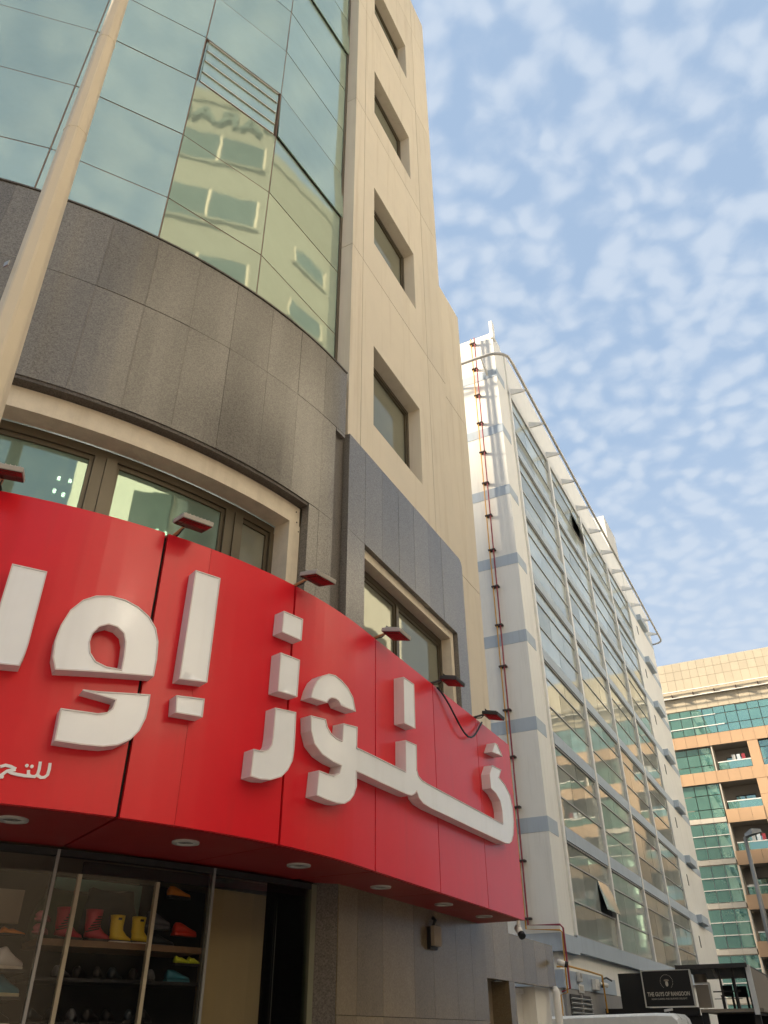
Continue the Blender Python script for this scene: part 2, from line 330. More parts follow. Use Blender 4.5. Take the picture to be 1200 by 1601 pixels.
# strip window: frames and panes
mull = [-77, -66.6, -53.9, -41.0, -28.15, -15.0, -9.75]
for i, (a0, a1) in enumerate(zip(mull[:-1], mull[1:])):
    wa, wb = (a0+.55 if i else a0), (a1-.55 if a1 > -10 else a1-1.0)
    w0 = wa+.4 if i else wa
    win = MB()
    arcbox(win, GC, GR-.40, GR-.325, a0, a1, 5.93, 6.015, 8)
    arcbox(win, GC, GR-.39, GR-.30, a0, w0, 4.66, 5.93, 1); arcbox(win, GC, GR-.39, GR-.315, wb, a1-.02, 4.66, 5.93, 1)
    fr = win.build('window', 'brown_alu', CB)
    b = MB(); arcbox(b, GC, GR-.385, GR-.345, w0, w0+.35, 4.66, 5.93, 1); arcbox(b, GC, GR-.385, GR-.345, wb-.35, wb, 4.66, 5.93, 1); arcbox(b, GC, GR-.385, GR-.345, w0+.36, wb-.36, 5.885, 5.93, 6)
    b.build('sash', 'brown_alu', fr)
    arcbox(MB(), GC, GR-.378, GR-.366, w0+.3, wb-.3, 4.66, 5.9, 6).build('pane', 'glass_olive' if i == 5 else 'glass_strip', fr)
# ceiling behind the strip window with small crystal lights
arcbox(MB(), GC, GR-3.3, GR-.42, -77, -6, 6.22, 6.29, 20).build('room_ceiling', 'ceiling_white', CB)
for k, (aa, rr, na, nr) in enumerate(((-19.2, 1.05, 5, 4), (-31.0, .75, 2, 3), (-34.5, 1.3, 3, 1))):
    for i in range(na):
        for j in range(nr):
            if k and random.random() < .35: continue
            p = pol(GC, GR-rr-.16*j-random.uniform(0, .03), aa+i*.95+random.uniform(-.15, .15))
            zz = 5.86-.05*j
            MB().tube([(p[0], p[1], zz), (p[0], p[1], zz+.03)], .016, 6).build('ceiling_light', 'led_dot', CB)
# curtain wall: flat facets between vertical joints
FA = [-76.0, -64.2, -52.4, -40.6, -28.65, -17.0]
FV = [pol(GC, GR-.10, a) for a in FA]+[(-3.975, 6.405)]
ZR = [8.63, 9.454, 10.70, 11.96, 13.045, 14.27, 15.53, 16.79, 18.05, 19.31, 20.57, 21.83, 23.09, 24.35]
def facet_slab(mb, k, u0, u1, z0, z1, d0, d1, tilt=0.0):
    a, b = Vector(FV[k]), Vector(FV[k+1]); t = (b-a); ln = t.length; t.normalize(); n = Vector((t.y, -t.x))
    def P(u, z, d): q = a+t*u+n*d; return (q.x, q.y, z)
    return mb.loft([[P(u0, z0, d0+tilt), P(u1, z0, d0+tilt), P(u1, z0, d1+tilt), P(u0, z0, d1+tilt)], [P(u0, z1, d0), P(u1, z1, d0), P(u1, z1, d1), P(u0, z1, d1)]])
for k in range(len(FV)-1):
    ln = (Vector(FV[k+1])-Vector(FV[k])).length
    facet_slab(MB(), k, 0, ln, 8.63, 24.4, -.08, -.05).build('curtain_frame', 'brown_alu', CB)
    facet_slab(MB(), k, -.005, .005, 8.63, 24.4, -.05, -.004).build('mullion', 'trim_brown', CB)
    for r in range(len(ZR)-1):
        z0, z1 = ZR[r], ZR[r+1]; g = .010
        facet_slab(MB(), k, .02, ln-.02, z0-.006, z0+.006, -.05, -.008).build('transom', 'trim_brown', CB)
        if k == 4 and r == 3:
            lv = MB(); facet_slab(lv, k, .03, ln-.03, z0+g, z1-g, -.04, -.03); vent = lv.build('vent_window', 'glass_teal', CB)
            zz = [z0+.02, z0+.26, z0+.54, z0+.80, z1-.05]
            for z in zz: facet_slab(MB(), k, .05, ln-.05, z-.006, z+.006, -.03, .006).build('blade_edge', 'bright_alu', vent)
            for za, zb in zip(zz[:-1], zz[1:]): facet_slab(MB(), k, .05, ln-.05, za+.012, zb-.012, -.02, -.012, .01).build('blade', 'glass_teal', vent)
            continue
        jt = random.uniform(-.004, .004)
        open_ = .035 if (k, r) in ((5, 3), (5, 7)) else 0.0
        facet_slab(MB(), k, .009, ln-.009, z0+g, z1-g, -.02, -.004, jt+open_).build('pane', 'glass_teal', CB)
arcbox(MB(), GC, GR-.7, GR+.05, -77, -4, 24.42, 24.9, 30).build('parapet', 'beige_panel', CB)
# side frame strip of the curtain wall against the pier
box('edge_frame', 'brown_alu', CB, -4.04, -3.965, 6.36, 6.418, 8.63, 24.3)
# tower: cladding panels with grooves, windows in deep reveals
PX = -3.78
zg = [7.70, 11.30, 15.25, 18.95, 22.65, 24.3]; ys = [6.42, 6.74, 9.04, 9.80]; g = .007
WY0, WY1 = 7.085, 8.62
wtops = {0: 9.80, 1: 13.53, 2: 17.28, 3: 21.08}
for i in range(5):
    z0, z1 = zg[i]+g, zg[i+1]-g
    box('cladding_panel', 'beige_panel', CB, PX-.31 if i else PX-.31, PX, ys[0], ys[1]-g, z0, z1)
    box('cladding_panel', 'beige_panel', CB, PX-.31, PX, ys[2]+g, ys[3], z0, z1)
    if i in wtops:
        zt = wtops[i]; zb = zt-1.46
        m = MB(); m.box(PX-.31, PX, ys[1]+g, ys[2]-g, z0, zb); m.box(PX-.31, PX, ys[1]+g, ys[2]-g, zt, z1)
        m.box(PX-.31, PX, ys[1]+g, WY0, zb, zt); m.box(PX-.31, PX, WY1, ys[2]-g, zb, zt); m.build('cladding_panel', 'beige_panel', CB)
        fx0, fx1 = PX-.26, PX-.20
        f = MB(); f.box(fx0, fx1, WY0, WY1, zt-.07, zt); f.box(fx0, fx1, WY0, WY1, zb, zb+.05); f.box(fx0, fx1, WY0, WY0+.05, zb+.05, zt-.07); f.box(fx0, fx1, WY1-.06, WY1, zb+.05, zt-.07)
        wf = f.build('window', 'brown_alu', CB)
        s = MB(); s.box(fx0+.01, fx1-.012, WY0+.05, WY1-.06, zt-.105, zt-.07); s.box(fx0+.01, fx1-.012, WY1-.095, WY1-.06, zb+.05, zt-.105); s.build('sash', 'brown_alu', wf)
        box('pane', 'glass_olive', wf, fx0+.014, fx0+.022, WY0+.05, WY1-.095, zb+.05, zt-.105)
    else:
        box('cladding_panel', 'beige_panel', CB, PX-.31, PX, ys[1]+g, ys[2]-g, z0, z1)
# lower rear wing, set a little back
zw = [2.76, 4.0, 7.70, 11.30, 14.3]
for a, b in zip(zw[:-1], zw[1:]): box('cladding_panel', 'beige_panel', CB, -4.2, -3.90, 9.81, 11.08, a+g, b-g)
# side granite, with a wide window in a cream surround
sx = -3.735
gy = [6.40, 6.80, 7.24, 7.70, 8.16, 8.62, 9.08, 9.52, 9.88]
for a, b in zip(gy[:-1], gy[1:]):
    last = b == gy[-1]
    if b <= 6.81 or a >= 9.5:
        for z0, z1 in ((2.75, 4.7), (4.7, 6.33), (6.33, 7.68)):
            if last and z1 == 7.68:
                rr = .12; pl = [(a+.002, z0), (b-.003, z0), (b-.003, z1-rr)]+[(b-rr-.003+rr*math.cos(t), z1-rr+rr*math.sin(t)) for t in (.4, .8, 1.2)]+[(b-rr, z1), (a+.002, z1)]
                m = MB(); n = len(pl); m.add([(sx-.1, y, z) for y, z in pl]+[(sx, y, z) for y, z in pl], [tuple(range(n)), tuple(range(n, 2*n))]+[(i, (i+1) % n, n+(i+1) % n, n+i) for i in range(n)]); m.build('granite_slab', 'granite', CB)
            else: box('granite_slab', 'granite', CB, sx-.1, sx+random.uniform(-.002, .002), a+.002, b-.002, z0+.002, z1-.002)
    else:
        box('granite_slab', 'granite', CB, sx-.1, sx+random.uniform(-.002, .002), a+.002, b-.002, 6.335, 7.678)
box('granite_underside', 'granite_dark', CB, sx-.34, sx-.102, 6.82, 9.5, 6.335, 6.36)
m = MB(); m.box(sx-.30, sx-.06, 6.81, 9.5, 6.22, 6.33); m.box(sx-.30, sx-.06, 6.81, 6.90, 4.3, 6.218); m.box(sx-.30, sx-.06, 9.40, 9.5, 4.3, 6.218); m.build('window_surround', 'cream_stone', CB)
f = MB(); f.box(sx-.26, sx-.20, 6.90, 9.40, 6.14, 6.219); f.box(sx-.26, sx-.20, 6.90, 6.95, 4.3, 6.14); f.box(sx-.26, sx-.20, 9.34, 9.40, 4.3, 6.14); f.box(sx-.26, sx-.19, 7.98, 8.05, 4.3, 6.14); wf = f.build('window', 'brown_alu', CB)
for a, b in ((6.95, 7.98), (8.05, 9.34)):
    s = MB(); s.box(sx-.25, sx-.212, a, b, 6.10, 6.14); s.box(sx-.25, sx-.212, a, a+.035, 4.3, 6.10); s.box(sx-.25, sx-.212, b-.035, b, 4.3, 6.10); s.build('sash', 'brown_alu', wf)
    box('pane', 'glass_olive', wf, sx-.24, sx-.232, a+.035, b-.035, 4.3, 6.10)
# ground floor granite beside the shop window and the low wing with doorways
gx = -3.77
cols_ = [6.46, 6.80, 7.28, 7.94, 8.40, 9.0, 9.44, 9.88]
for a, b in zip(cols_[:-1], cols_[1:]):
    for z0, z1 in ((.13, 1.76), (1.76, 2.74)): box('granite_slab', 'granite_polished', CB, gx-.1, gx, a+.002, b-.002, z0+.002, z1-.002)
m = MB(); m.add([(-3.93, 6.30, .13), (-3.775, 6.455, .13), (-3.775, 6.455, 2.74), (-3.93, 6.30, 2.74), (-4.1, 6.4, .13), (-4.0, 6.6, .13), (-4.0, 6.6, 2.74), (-4.1, 6.4, 2.74)], [(0, 1, 2, 3), (4, 5, 6, 7), (0, 1, 5, 4), (2, 3, 7, 6), (1, 2, 6, 5), (0, 3, 7, 4)]); m.build('granite_pier', 'granite_dark', CB)
ax_ = -3.86
def wing(name, m, *b): return box(name, m, CB, *b)
wing('granite_slab', 'granite_polished', ax_-.1, ax_, 9.89, 10.40, 2.192, 2.98)
wing('granite_slab', 'granite_polished', ax_-.1, ax_, 10.404, 10.99, 2.192, 2.98)
for a, b in ((10.994, 11.5), (11.504, 12.0), (12.004, 12.5), (12.504, 12.86)): wing('granite_slab', 'granite_polished', ax_-.1, ax_, a, b, 2.192, 2.73)
wing('granite_slab', 'granite_polished', ax_-.25, ax_-.002, 10.87, 11.08, .13, 2.19)
wing('wing_roof', 'granite_dark', -7.0, ax_-.1, 11.0, 12.86, 2.3, 2.70)
wing('doorway_back', 'shop_black', -5.0, -4.9, 9.89, 10.87, .13, 2.19)
wing('doorway_side', 'granite_dark', -4.9, -4.12, 10.75, 10.86, .13, 2.19)
wing('store_door', 'white_paint', -4.22, -4.16, 11.08, 12.18, .13, 2.12)
wing('store_wall', 'office_white', -4.9, ax_-.11, 12.19, 12.84, .13, 2.19)
MB().tube([(-4.1, 11.62, 1.2), (-4.12, 11.50, 2.02)], .010, 6).build('door_bar', 'clamp', CB)
MB().box(-4.16, -4.10, 11.08, 12.1, 2.10, 2.16).build('door_lintel', 'white_paint', CB)
MB().tube([(-3.83, 12.72, .2), (-3.83, 12.72, 2.13), (-3.86, 12.74, 2.18)], .052, 10).build('downpipe', 'white_paint', CB, smooth=True)
# shop front
SCN, SR = (-10.40, 7.33), 6.565
posts = [-62, -50, -39.5, -29.0, -18.47, -9.15]
for i, (a0, a1) in enumerate(zip(posts[:-1], posts[1:])):
    arcbox(MB(), SCN, SR-.012, SR, a0+.12, a1-.12, .3, 2.69, 8).build('shop_pane', 'glass_shop', CB)
for a in posts:
    w = .28 if a > -10 else .09
    arcbox(MB(), SCN, SR-.05, SR+.008, a-w, a+w, .13, 2.70, 1).build('shop_post', 'olive_frame' if a > -10 else 'steel_grey', CB)
arcbox(MB(), SCN, SR-.05, SR+.01, -62, -9, .13, .30, 20).build('shop_sill', 'shop_black', CB)
arcbox(MB(), SCN, SR-.06, SR+.006, -62, -9.2, 2.66, 2.70, 24).build('shop_head', 'shop_black', CB)
for a in (-27.25, -22.1):
    arcbox(MB(), SCN, SR-.12, SR-.085, a-.12, a+.12, .3, 2.57, 1).build('display_post', 'post_cream', CB)
arcbox(MB(), SCN, SR-.13, SR-.09, -27.1, -9.6, 2.58, 2.655, 14).build('display_header', 'shop_black', CB)
arcbox(MB(), SCN, SR-1.35, SR-1.30, -62, -9, .13, 2.74, 20).build('display_back', 'shop_wall', CB)
arcbox(MB(), SCN, SR-1.29, SR-1.26, -25.6, -17.4, 2.2, 2.72, 6).build('back_panel', 'shop_teal', CB)
arcbox(MB(), SCN, SR-.17, SR-.15, -17.5, -12.3, .3, 2.60, 6).build('tan_screen', 'shop_tan', CB)
arcbox(MB(), SCN, SR-.62, SR-.18, -28.8, -17.7, 2.135, 2.175, 10).build('shelf', 'shelf_wood', CB)
arcbox(MB(), SCN, SR-.60, SR-.18, -28.8, -17.7, 1.93, 1.95, 10).build('shelf', 'shop_black', CB); arcbox(MB(), SCN, SR-.60, SR-.18, -28.8, -17.7, 1.675, 1.699, 10).build('shelf', 'shop_black', CB)
for z in (1.985, 1.835, 1.67): arcbox(MB(), SCN, SR-.60, SR-.10, -40, -29.2, z-.02, z, 8).build('shelf', 'shop_black', CB)
arcbox(MB(), SCN, SR-.70, SR-.66, -39, -29.3, 2.30, 2.52, 6).build('back_panel', 'tan_panel', CB)

# --- shoes and boots on display
def shoe_mesh(L_, H, Wd, ankle):
    secs = [(-.50, .80, .72, .0), (-.44, 1.0, .90, .0), (-.25, ankle, .95, 0), (-.05, .82, .98, 0), (.15, .60, 1.05, 0), (.32, .46, 1.05, 0), (.44, .38, .85, 0), (.50, .26, .5, 0)]
    mb = MB(); rings = []
    for x, h, w, _ in secs:
        ring = []
        for k in range(10):
            a = 2*math.pi*k/10; c, s = math.cos(a), math.sin(a)
            yy = Wd*.5*w*(abs(c)**.7)*(1 if c > 0 else -1)*(1-.35*max(0, s)); zz = H*(.16+h*.84*(s*.5+.5))
            ring.append((x*L_, yy, zz))
        rings.append(ring)
    mb.loft(rings); sole = MB(); rs = []
    for x, h, w, _ in secs:
        rs.append([(x*L_*1.03, -Wd*.52*w, 0), (x*L_*1.03, Wd*.52*w, 0), (x*L_*1.03, Wd*.52*w, H*.2), (x*L_*1.03, -Wd*.52*w, H*.2)])
    sole.loft(rs); return mb, sole
def shoe(name, label, cat, m, sm, a, z, off=.32, L_=.17, H=.085, W_=.065, ankle=1.0, yaw=0, group=None):
    p = pol(SCN, SR-off, a)
    t = thing(name, label, cat, (p[0], p[1], z), group); t.rotation_euler = (0, 0, R_(a+90+yaw))
    u, s = shoe_mesh(L_, H, W_, ankle); u.build('upper', m, t, True); s.build('sole', sm, t)
    return t
def rain_boot(label, m, sm, a, z, off, h, yaw=0, group=None, strap=None):
    p = pol(SCN, SR-off, a); t = thing('rain_boot', label, 'boot', (p[0], p[1], z), group); t.rotation_euler = (0, 0, R_(a+90+yaw))
    L_ = h*.78; mb = MB(); rings = []
    path = [((-.14, .98), (.29, .24)), ((-.13, .80), (.27, .23)), ((-.13, .60), (.255, .22)), ((-.12, .46), (.265, .22)), ((-.03, .34), (.34, .22)), ((.07, .24), (.43, .22)), ((.08, .12), (.45, .23))]
    for (cx_, cz), (rx, ry) in path:
        rings.append([(h*(cx_+rx*math.cos(2*math.pi*k/14)), h*ry*math.sin(2*math.pi*k/14), h*(cz-(.05*math.cos(2*math.pi*k/14) if cz < .45 else 0))) for k in range(14)])
    mb.loft(rings).build('upper', m, t, True)
    so = MB(); rs = []
    for z_ in (0, .085): rs.append([(h*(.08+.47*math.cos(2*math.pi*k/14)), h*.245*math.sin(2*math.pi*k/14), h*z_) for k in range(14)])
    so.loft(rs).build('sole', sm, t)
    MB().loft([[(h*(.08+.475*math.cos(2*math.pi*k/14)), h*.25*math.sin(2*math.pi*k/14), h*z_) for k in range(14)] for z_ in (.086, .115)]).build('sole_stripe', 'shoe_black', t)
    if strap == 'badge': MB().box(-.20*h, -.06*h, -.26*h, -.20*h, .80*h, .88*h).build('badge', 'shoe_black', t)
    if strap == 'lace':
        for q in range(6): MB().tube([(h*(-.36+.06*q), -.235*h, h*(.30+.09*q)), (h*(.05+.015*q), -.25*h, h*(.40+.07*q))], .02*h, 5).build('lace', 'shoe_black', t)
    return t
rain_boot('yellow rubber rain boot nearer the pink boots on the wooden shelf', 'rubber_yellow', 'sole_white', -23.45, 2.176, .30, .185, 0, strap='badge')
rain_boot('yellow rubber rain boot at the far end of the shelf beside grey shoes', 'rubber_yellow', 'sole_white', -21.95, 2.176, .30, .185, 4, strap='badge')
rain_boot('red and black laced boot standing behind the cream display post', 'rubber_red', 'shoe_black', -26.8, 2.176, .34, .215, -8, strap='lace')
rain_boot('red and black laced boot standing next to the yellow boots', 'rubber_red', 'shoe_black', -24.9, 2.176, .34, .215, -8, strap='lace')
for i, a in enumerate((-31.3, -29.95)):
    shoe('shoe', 'white and grey trainer on the top rack behind shop glass', 'shoe', 'shoe_white', 'sole_white', a, 1.986, .30, .19, .13, .085, 1.1, 25, 'white trainers in the shop window')
    shoe('shoe', 'teal canvas shoe with cream sole on the middle rack', 'shoe', 'shoe_blue', 'sole_cream', a+.1, 1.836, .28, .19, .12, .08, 1.1, 25, 'teal shoes in the shop window')
    shoe('shoe', 'black shoe with thick white sole on the bottom rack', 'shoe', 'shoe_black', 'sole_white', a-.1, 1.671, .28, .19, .12, .085, 1.0, 25, 'black shoes in the shop window')
    shoe('shoe', 'orange sandal lying on the upper ledge above the white trainers', 'shoe', 'shoe_orange', 'shoe_black', a, 2.20, .40, .17, .05, .07, .7, 20, 'orange sandals in the shop window')
shoe('shoe', 'orange trainer hanging highest at the edge of the tan screen', 'shoe', 'shoe_orange', 'shoe_black', -18.9, 2.52, .40, .20, .085, .07, 1, 5)
shoe('shoe', 'scarlet trainer at the end of the wooden shelf', 'shoe', 'shoe_scarlet', 'shoe_scarlet', -18.4, 2.26, .34, .20, .09, .07, 1, 5)
shoe('shoe', 'dark blue trainer beside the scarlet one on the wooden shelf', 'shoe', 'bag_dark', 'shoe_grey', -20.0, 2.177, .36, .20, .085, .07, 1, 5)
shoe('shoe', 'grey furry slipper above the dark blue trainer', 'shoe', 'shoe_grey', 'shoe_grey', -20.2, 2.30, .42, .20, .12, .09, 1, 5)
shoe('shoe', 'bright blue trainer under the wooden shelf', 'shoe', 'shoe_blue', 'shoe_blue', -18.6, 1.955, .33, .20, .08, .07, 1, 5)
shoe('shoe', 'lime striped slipper hung just below the wooden shelf', 'shoe', 'shoe_lime', 'shoe_black', -18.9, 2.06, .24, .13, .06, .06, .8, 5, 'lime slippers in the shop window')
shoe('shoe', 'lime striped slipper hung just below the wooden shelf', 'shoe', 'shoe_lime', 'shoe_black', -18.0, 2.06, .24, .10, .06, .06, .8, 5, 'lime slippers in the shop window')
for i, z in enumerate((2.22, 2.30)):
    shoe('slipper', 'pink folded slipper stacked by the steel shop post', 'slipper', 'shoe_pink', 'shoe_pink', -28.3, z, .40, .14, .06, .08, .9, 60, 'pink slippers in the shop window')
pal = ['shoe_grey', 'shoe_black', 'shoe_black', 'bag_dark', 'shoe_black', 'shoe_grey', 'bag_dark', 'shoe_black']
k_ = 0
for z in (1.951, 1.70):
    for a in (-27.6, -26.4, -25.2, -24.0, -22.8, -21.4, -20.2):
        if z > 1.9 and a < -26.9: continue
        shoe('shoe', 'dim '+pal[k_ % 8].split('_')[1].replace('dark', 'navy').replace('red', 'crimson')+' shoe on the dark rack under the wooden shelf', 'shoe', pal[k_ % 8], 'shoe_black', a, z, .42, .16, .085, .065, 1.0, 40+10*(k_ % 3), 'shoes on the dark rack'); k_ += 1
for i, (a, z) in enumerate(((-37.2, 1.986), (-35.2, 1.986), (-33.2, 1.986), (-36.2, 1.836), (-34.2, 1.836), (-32.4, 1.836))):
    shoe('shoe', ('pale' if i < 3 else 'navy')+' trainer further along the steel shoe rack', 'shoe', 'shoe_white' if i < 3 else 'bag_dark', 'sole_white', a, z, .30, .17, .12, .08, 1.0, 70, 'trainers on the steel rack')
# dark coats and bags hung inside
for i, (a, off, z0, z1, w, m_, lab) in enumerate(((-21.8, .95, 2.2, 2.60, .26, 'bag_dark', 'dark blue backpack hung behind the yellow boots'), (-24.4, 1.0, 2.18, 2.58, .34, 'leaf_dark', 'dark green jacket hung behind the laced boots'))):
    p = pol(SCN, SR-off, a); m = MB(); rings = []
    for q in range(7):
        f_ = q/6; ww = w*(.75+.25*math.sin(math.pi*min(1, f_*1.15))); z = z0+(z1-z0)*f_; dd = .09*(.6+.4*math.sin(math.pi*f_))
        rings.append([(p[0]+ww*math.cos(t)*math.cos(R_(a+90))+dd*math.sin(t)*math.cos(R_(a)), p[1]+ww*math.cos(t)*math.sin(R_(a+90))+dd*math.sin(t)*math.sin(R_(a)), z+.02*math.sin(3*t+q)) for t in [2*math.pi*k/14 for k in range(14)]])
    tag(m.loft(rings).build('backpack' if i == 0 else 'jacket', m_, None, True), lab, 'bag' if i == 0 else 'jacket')

# ------------------------------------------------------------------ red shop sign
GS = thing('shop_sign', 'curved red fascia sign with large white Arabic channel letters', 'sign')
CS, RS = (-7.85, 5.782), 4.64
def sg(s, off):
    if s < 0: a = s/RS; return (CS[0]+(RS+off)*math.cos(a), CS[1]+(RS+off)*math.sin(a))
    return (CS[0]+RS+off, CS[1]+s)
def sgbox(mb, s0, s1, o0, o1, z0, z1, step=.2):
    n = max(1, int((s1-s0)/step)); rings = []
    for i in range(n+1):
        s = s0+(s1-s0)*i/n; p, q = sg(s, o0), sg(s, o1)
        rings.append([(p[0], p[1], z0), (q[0], q[1], z0), (q[0], q[1], z1), (p[0], p[1], z1)])
    return mb.loft(rings)
ZB, ZT = 2.72, 4.74
seams = [(-5.8, .012), (-4.6, .012), (-3.39, .012), (-2.17, .013), (-1.80, .0012), (-.956, .011), (.288, .008), (1.585, .007), (2.815, .006), (3.93, 0)]
for (s0, g0), (s1, g1) in zip(seams[:-1], seams[1:]):
    sgbox(MB(), s0+g0, s1-g1, -.035, 0, ZB, ZT, .12).build('red_panel', 'red_panel', GS)
    if s0 != -1.80:
        e = s1 if s1 != -1.80 else -.956
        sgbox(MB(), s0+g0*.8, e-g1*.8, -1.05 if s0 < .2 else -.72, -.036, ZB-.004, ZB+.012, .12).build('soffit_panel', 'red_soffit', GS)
sgbox(MB(), -5.8, 3.92, -.06, -.04, ZB+.02, ZT-.01, .2).build('sign_backing', 'dark_gap', GS)
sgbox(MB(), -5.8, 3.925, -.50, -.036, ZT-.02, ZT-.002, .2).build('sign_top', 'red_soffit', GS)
sgbox(MB(), 3.932, 3.96, -.55, 0, ZB, ZT).build('sign_end', 'red_panel', GS)
sgbox(MB(), -5.8, 3.9, -1.0, -.04, ZB+.014, ZB+.03, .2).build('soffit_backing', 'dark_gap', GS)
for x, y in ((-4.28, 3.41), (-3.80, 4.44), (-3.59, 5.53), (-3.52, 6.76), (-3.47, 8.02), (-3.46, 9.10), (-4.95, 2.55)):
    dl = MB(); n = 20; rings = []
    for r, z in ((.092, ZB-.004), (.092, ZB-.016), (.066, ZB-.018), (.058, ZB-.006)): rings.append([(x+r*math.cos(2*math.pi*k/n), y+r*math.sin(2*math.pi*k/n), z) for k in range(n)])
    d = dl.loft(rings, cap=False).build('downlight', 'downlight_rim', GS, True)
    MB().loft([[(x+r*math.cos(2*math.pi*k/n), y+r*math.sin(2*math.pi*k/n), z) for k in range(n)] for r, z in ((.058, ZB-.007), (.05, ZB-.005))]).build('lens', 'lens_dark', d)
LET = {
'alef': [(-1.953, 4.452), (-1.752, 4.456), (-1.754, 3.64), (-1.958, 3.613)],
'alef_foot': [(-1.96, 3.50), (-1.757, 3.524), (-1.756, 3.395), (-1.95, 3.383)],
'waw_loop': [(-2.728, 3.503), (-2.758, 3.581), (-2.768, 3.693), (-2.756, 3.799), (-2.722, 3.913), (-2.661, 4.002), (-2.59, 4.051), (-2.498, 4.076), (-2.399, 4.073), (-2.308, 4.046), (-2.227, 3.997), (-2.168, 3.926), (-2.137, 3.833), (-2.127, 3.712), (-2.129, 3.589)],
'waw_hole': [(-2.344, 3.588), (-2.435, 3.586), (-2.505, 3.607), (-2.547, 3.655), (-2.565, 3.725), (-2.559, 3.786), (-2.529, 3.838), (-2.474, 3.871), (-2.419, 3.866), (-2.371, 3.833), (-2.35, 3.777), (-2.343, 3.674)],
'waw_tail': [(-2.547, 3.403), (-2.132, 3.465), (-2.13, 3.392), (-2.136, 3.307), (-2.163, 3.22), (-2.209, 3.154), (-2.279, 3.108), (-2.362, 3.084), (-2.487, 3.075), (-2.641, 3.075), (-2.647, 3.273), (-2.548, 3.276), (-2.431, 3.28), (-2.38, 3.296), (-2.352, 3.328), (-2.343, 3.383)],
'ra': [(-3.121, 4.154), (-2.91, 4.146), (-2.908, 3.642), (-2.912, 3.571), (-2.926, 3.489), (-3.33, 3.458), (-3.345, 3.64), (-3.19, 3.645), (-3.14, 3.70), (-3.123, 3.79)],
'zay_dot': [(-1.162, 4.397), (-0.954, 4.403), (-0.958, 4.214), (-1.168, 4.213)],
'zay_block': [(-1.163, 4.046), (-0.962, 4.05), (-0.968, 3.75), (-1.165, 3.738)],
'zay_tail': [(-1.176, 3.61), (-0.97, 3.631), (-0.967, 3.472), (-0.968, 3.346), (-0.979, 3.267), (-1.018, 3.193), (-1.075, 3.135), (-1.168, 3.094), (-1.26, 3.08), (-1.344, 3.085), (-1.338, 3.272), (-1.257, 3.277), (-1.212, 3.299), (-1.186, 3.337), (-1.179, 3.391)],
'arch': [(-0.829, 3.787), (-0.805, 3.867), (-0.765, 3.945), (-0.705, 4.003), (-0.626, 4.048), (-0.542, 4.063), (-0.452, 4.048), (-0.357, 4.012), (-0.287, 3.955), (-0.245, 3.848), (-0.457, 3.832), (-0.489, 3.863), (-0.533, 3.869), (-0.583, 3.858), (-0.615, 3.835), (-0.634, 3.802)],
'main': [(-0.817, 3.65), (-0.642, 3.669), (-0.619, 3.616), (-0.569, 3.577), (-0.501, 3.559), (-0.428, 3.558), (-0.419, 3.70), (-0.215, 3.729), (-0.219, 3.559), (0.2, 3.572), (0.665, 3.585), (0.671, 3.869), (0.909, 3.89), (0.902, 3.658), (0.936, 3.611), (1.013, 3.59), (1.157, 3.587), (2.1, 3.60), (3.169, 3.615), (3.183, 3.751), (3.138, 3.855), (3.012, 3.915), (2.86, 3.935), (2.852, 4.089), (2.964, 4.217), (3.27, 4.24), (3.169, 4.129), (3.365, 4.089), (3.51, 4.003), (3.569, 3.878), (3.562, 3.712), (3.503, 3.558), (3.419, 3.468), (3.331, 3.429), (3.187, 3.410), (2.1, 3.39), (1.17, 3.375), (1.013, 3.383), (0.923, 3.412), (0.886, 3.461), (0.848, 3.43), (0.771, 3.398), (0.683, 3.388), (0.2, 3.374), (-0.218, 3.368), (-0.215, 3.256), (-0.255, 3.176), (-0.309, 3.125), (-0.378, 3.087), (-0.478, 3.071), (-0.59, 3.072), (-0.717, 3.079), (-0.7, 3.264), (-0.6, 3.262), (-0.52, 3.268), (-0.455, 3.301), (-0.432, 3.361), (-0.542, 3.365), (-0.669, 3.389), (-0.763, 3.445), (-0.806, 3.534)],
'fa_dot': [(3.12, 4.52), (3.205, 4.526), (3.366, 4.42), (3.0, 4.38)],
'noon_dot': [(0.655, 4.473), (0.891, 4.481), (0.893, 4.04), (0.65, 4.02)]}
def densify(p, d=.09):
    o = []
    for i in range(len(p)):
        a, b = p[i], p[(i+1) % len(p)]; n = max(1, int(math.hypot(b[0]-a[0], b[1]-a[1])/d))
        for k in range(n): o.append((a[0]+(b[0]-a[0])*k/n, a[1]+(b[1]-a[1])*k/n))
    return o
def inset(p, d):
    ar = sum(p[i-1][0]*p[i][1]-p[i][0]*p[i-1][1] for i in range(len(p))); sgn = 1 if ar > 0 else -1; o = []
    for i in range(len(p)):
        a, b, c = Vector(p[i-1]), Vector(p[i]), Vector(p[(i+1) % len(p)])
        e1 = (b-a).normalized(); e2 = (c-b).normalized(); n1 = Vector((-e1.y, e1.x)); n2 = Vector((-e2.y, e2.x)); n = (n1+n2)
        if n.length < .3: n = n1
        n.normalize(); k = d/max(.4, n.dot(n1)); q = b+n*k*sgn; o.append((q.x, q.y))
    return o
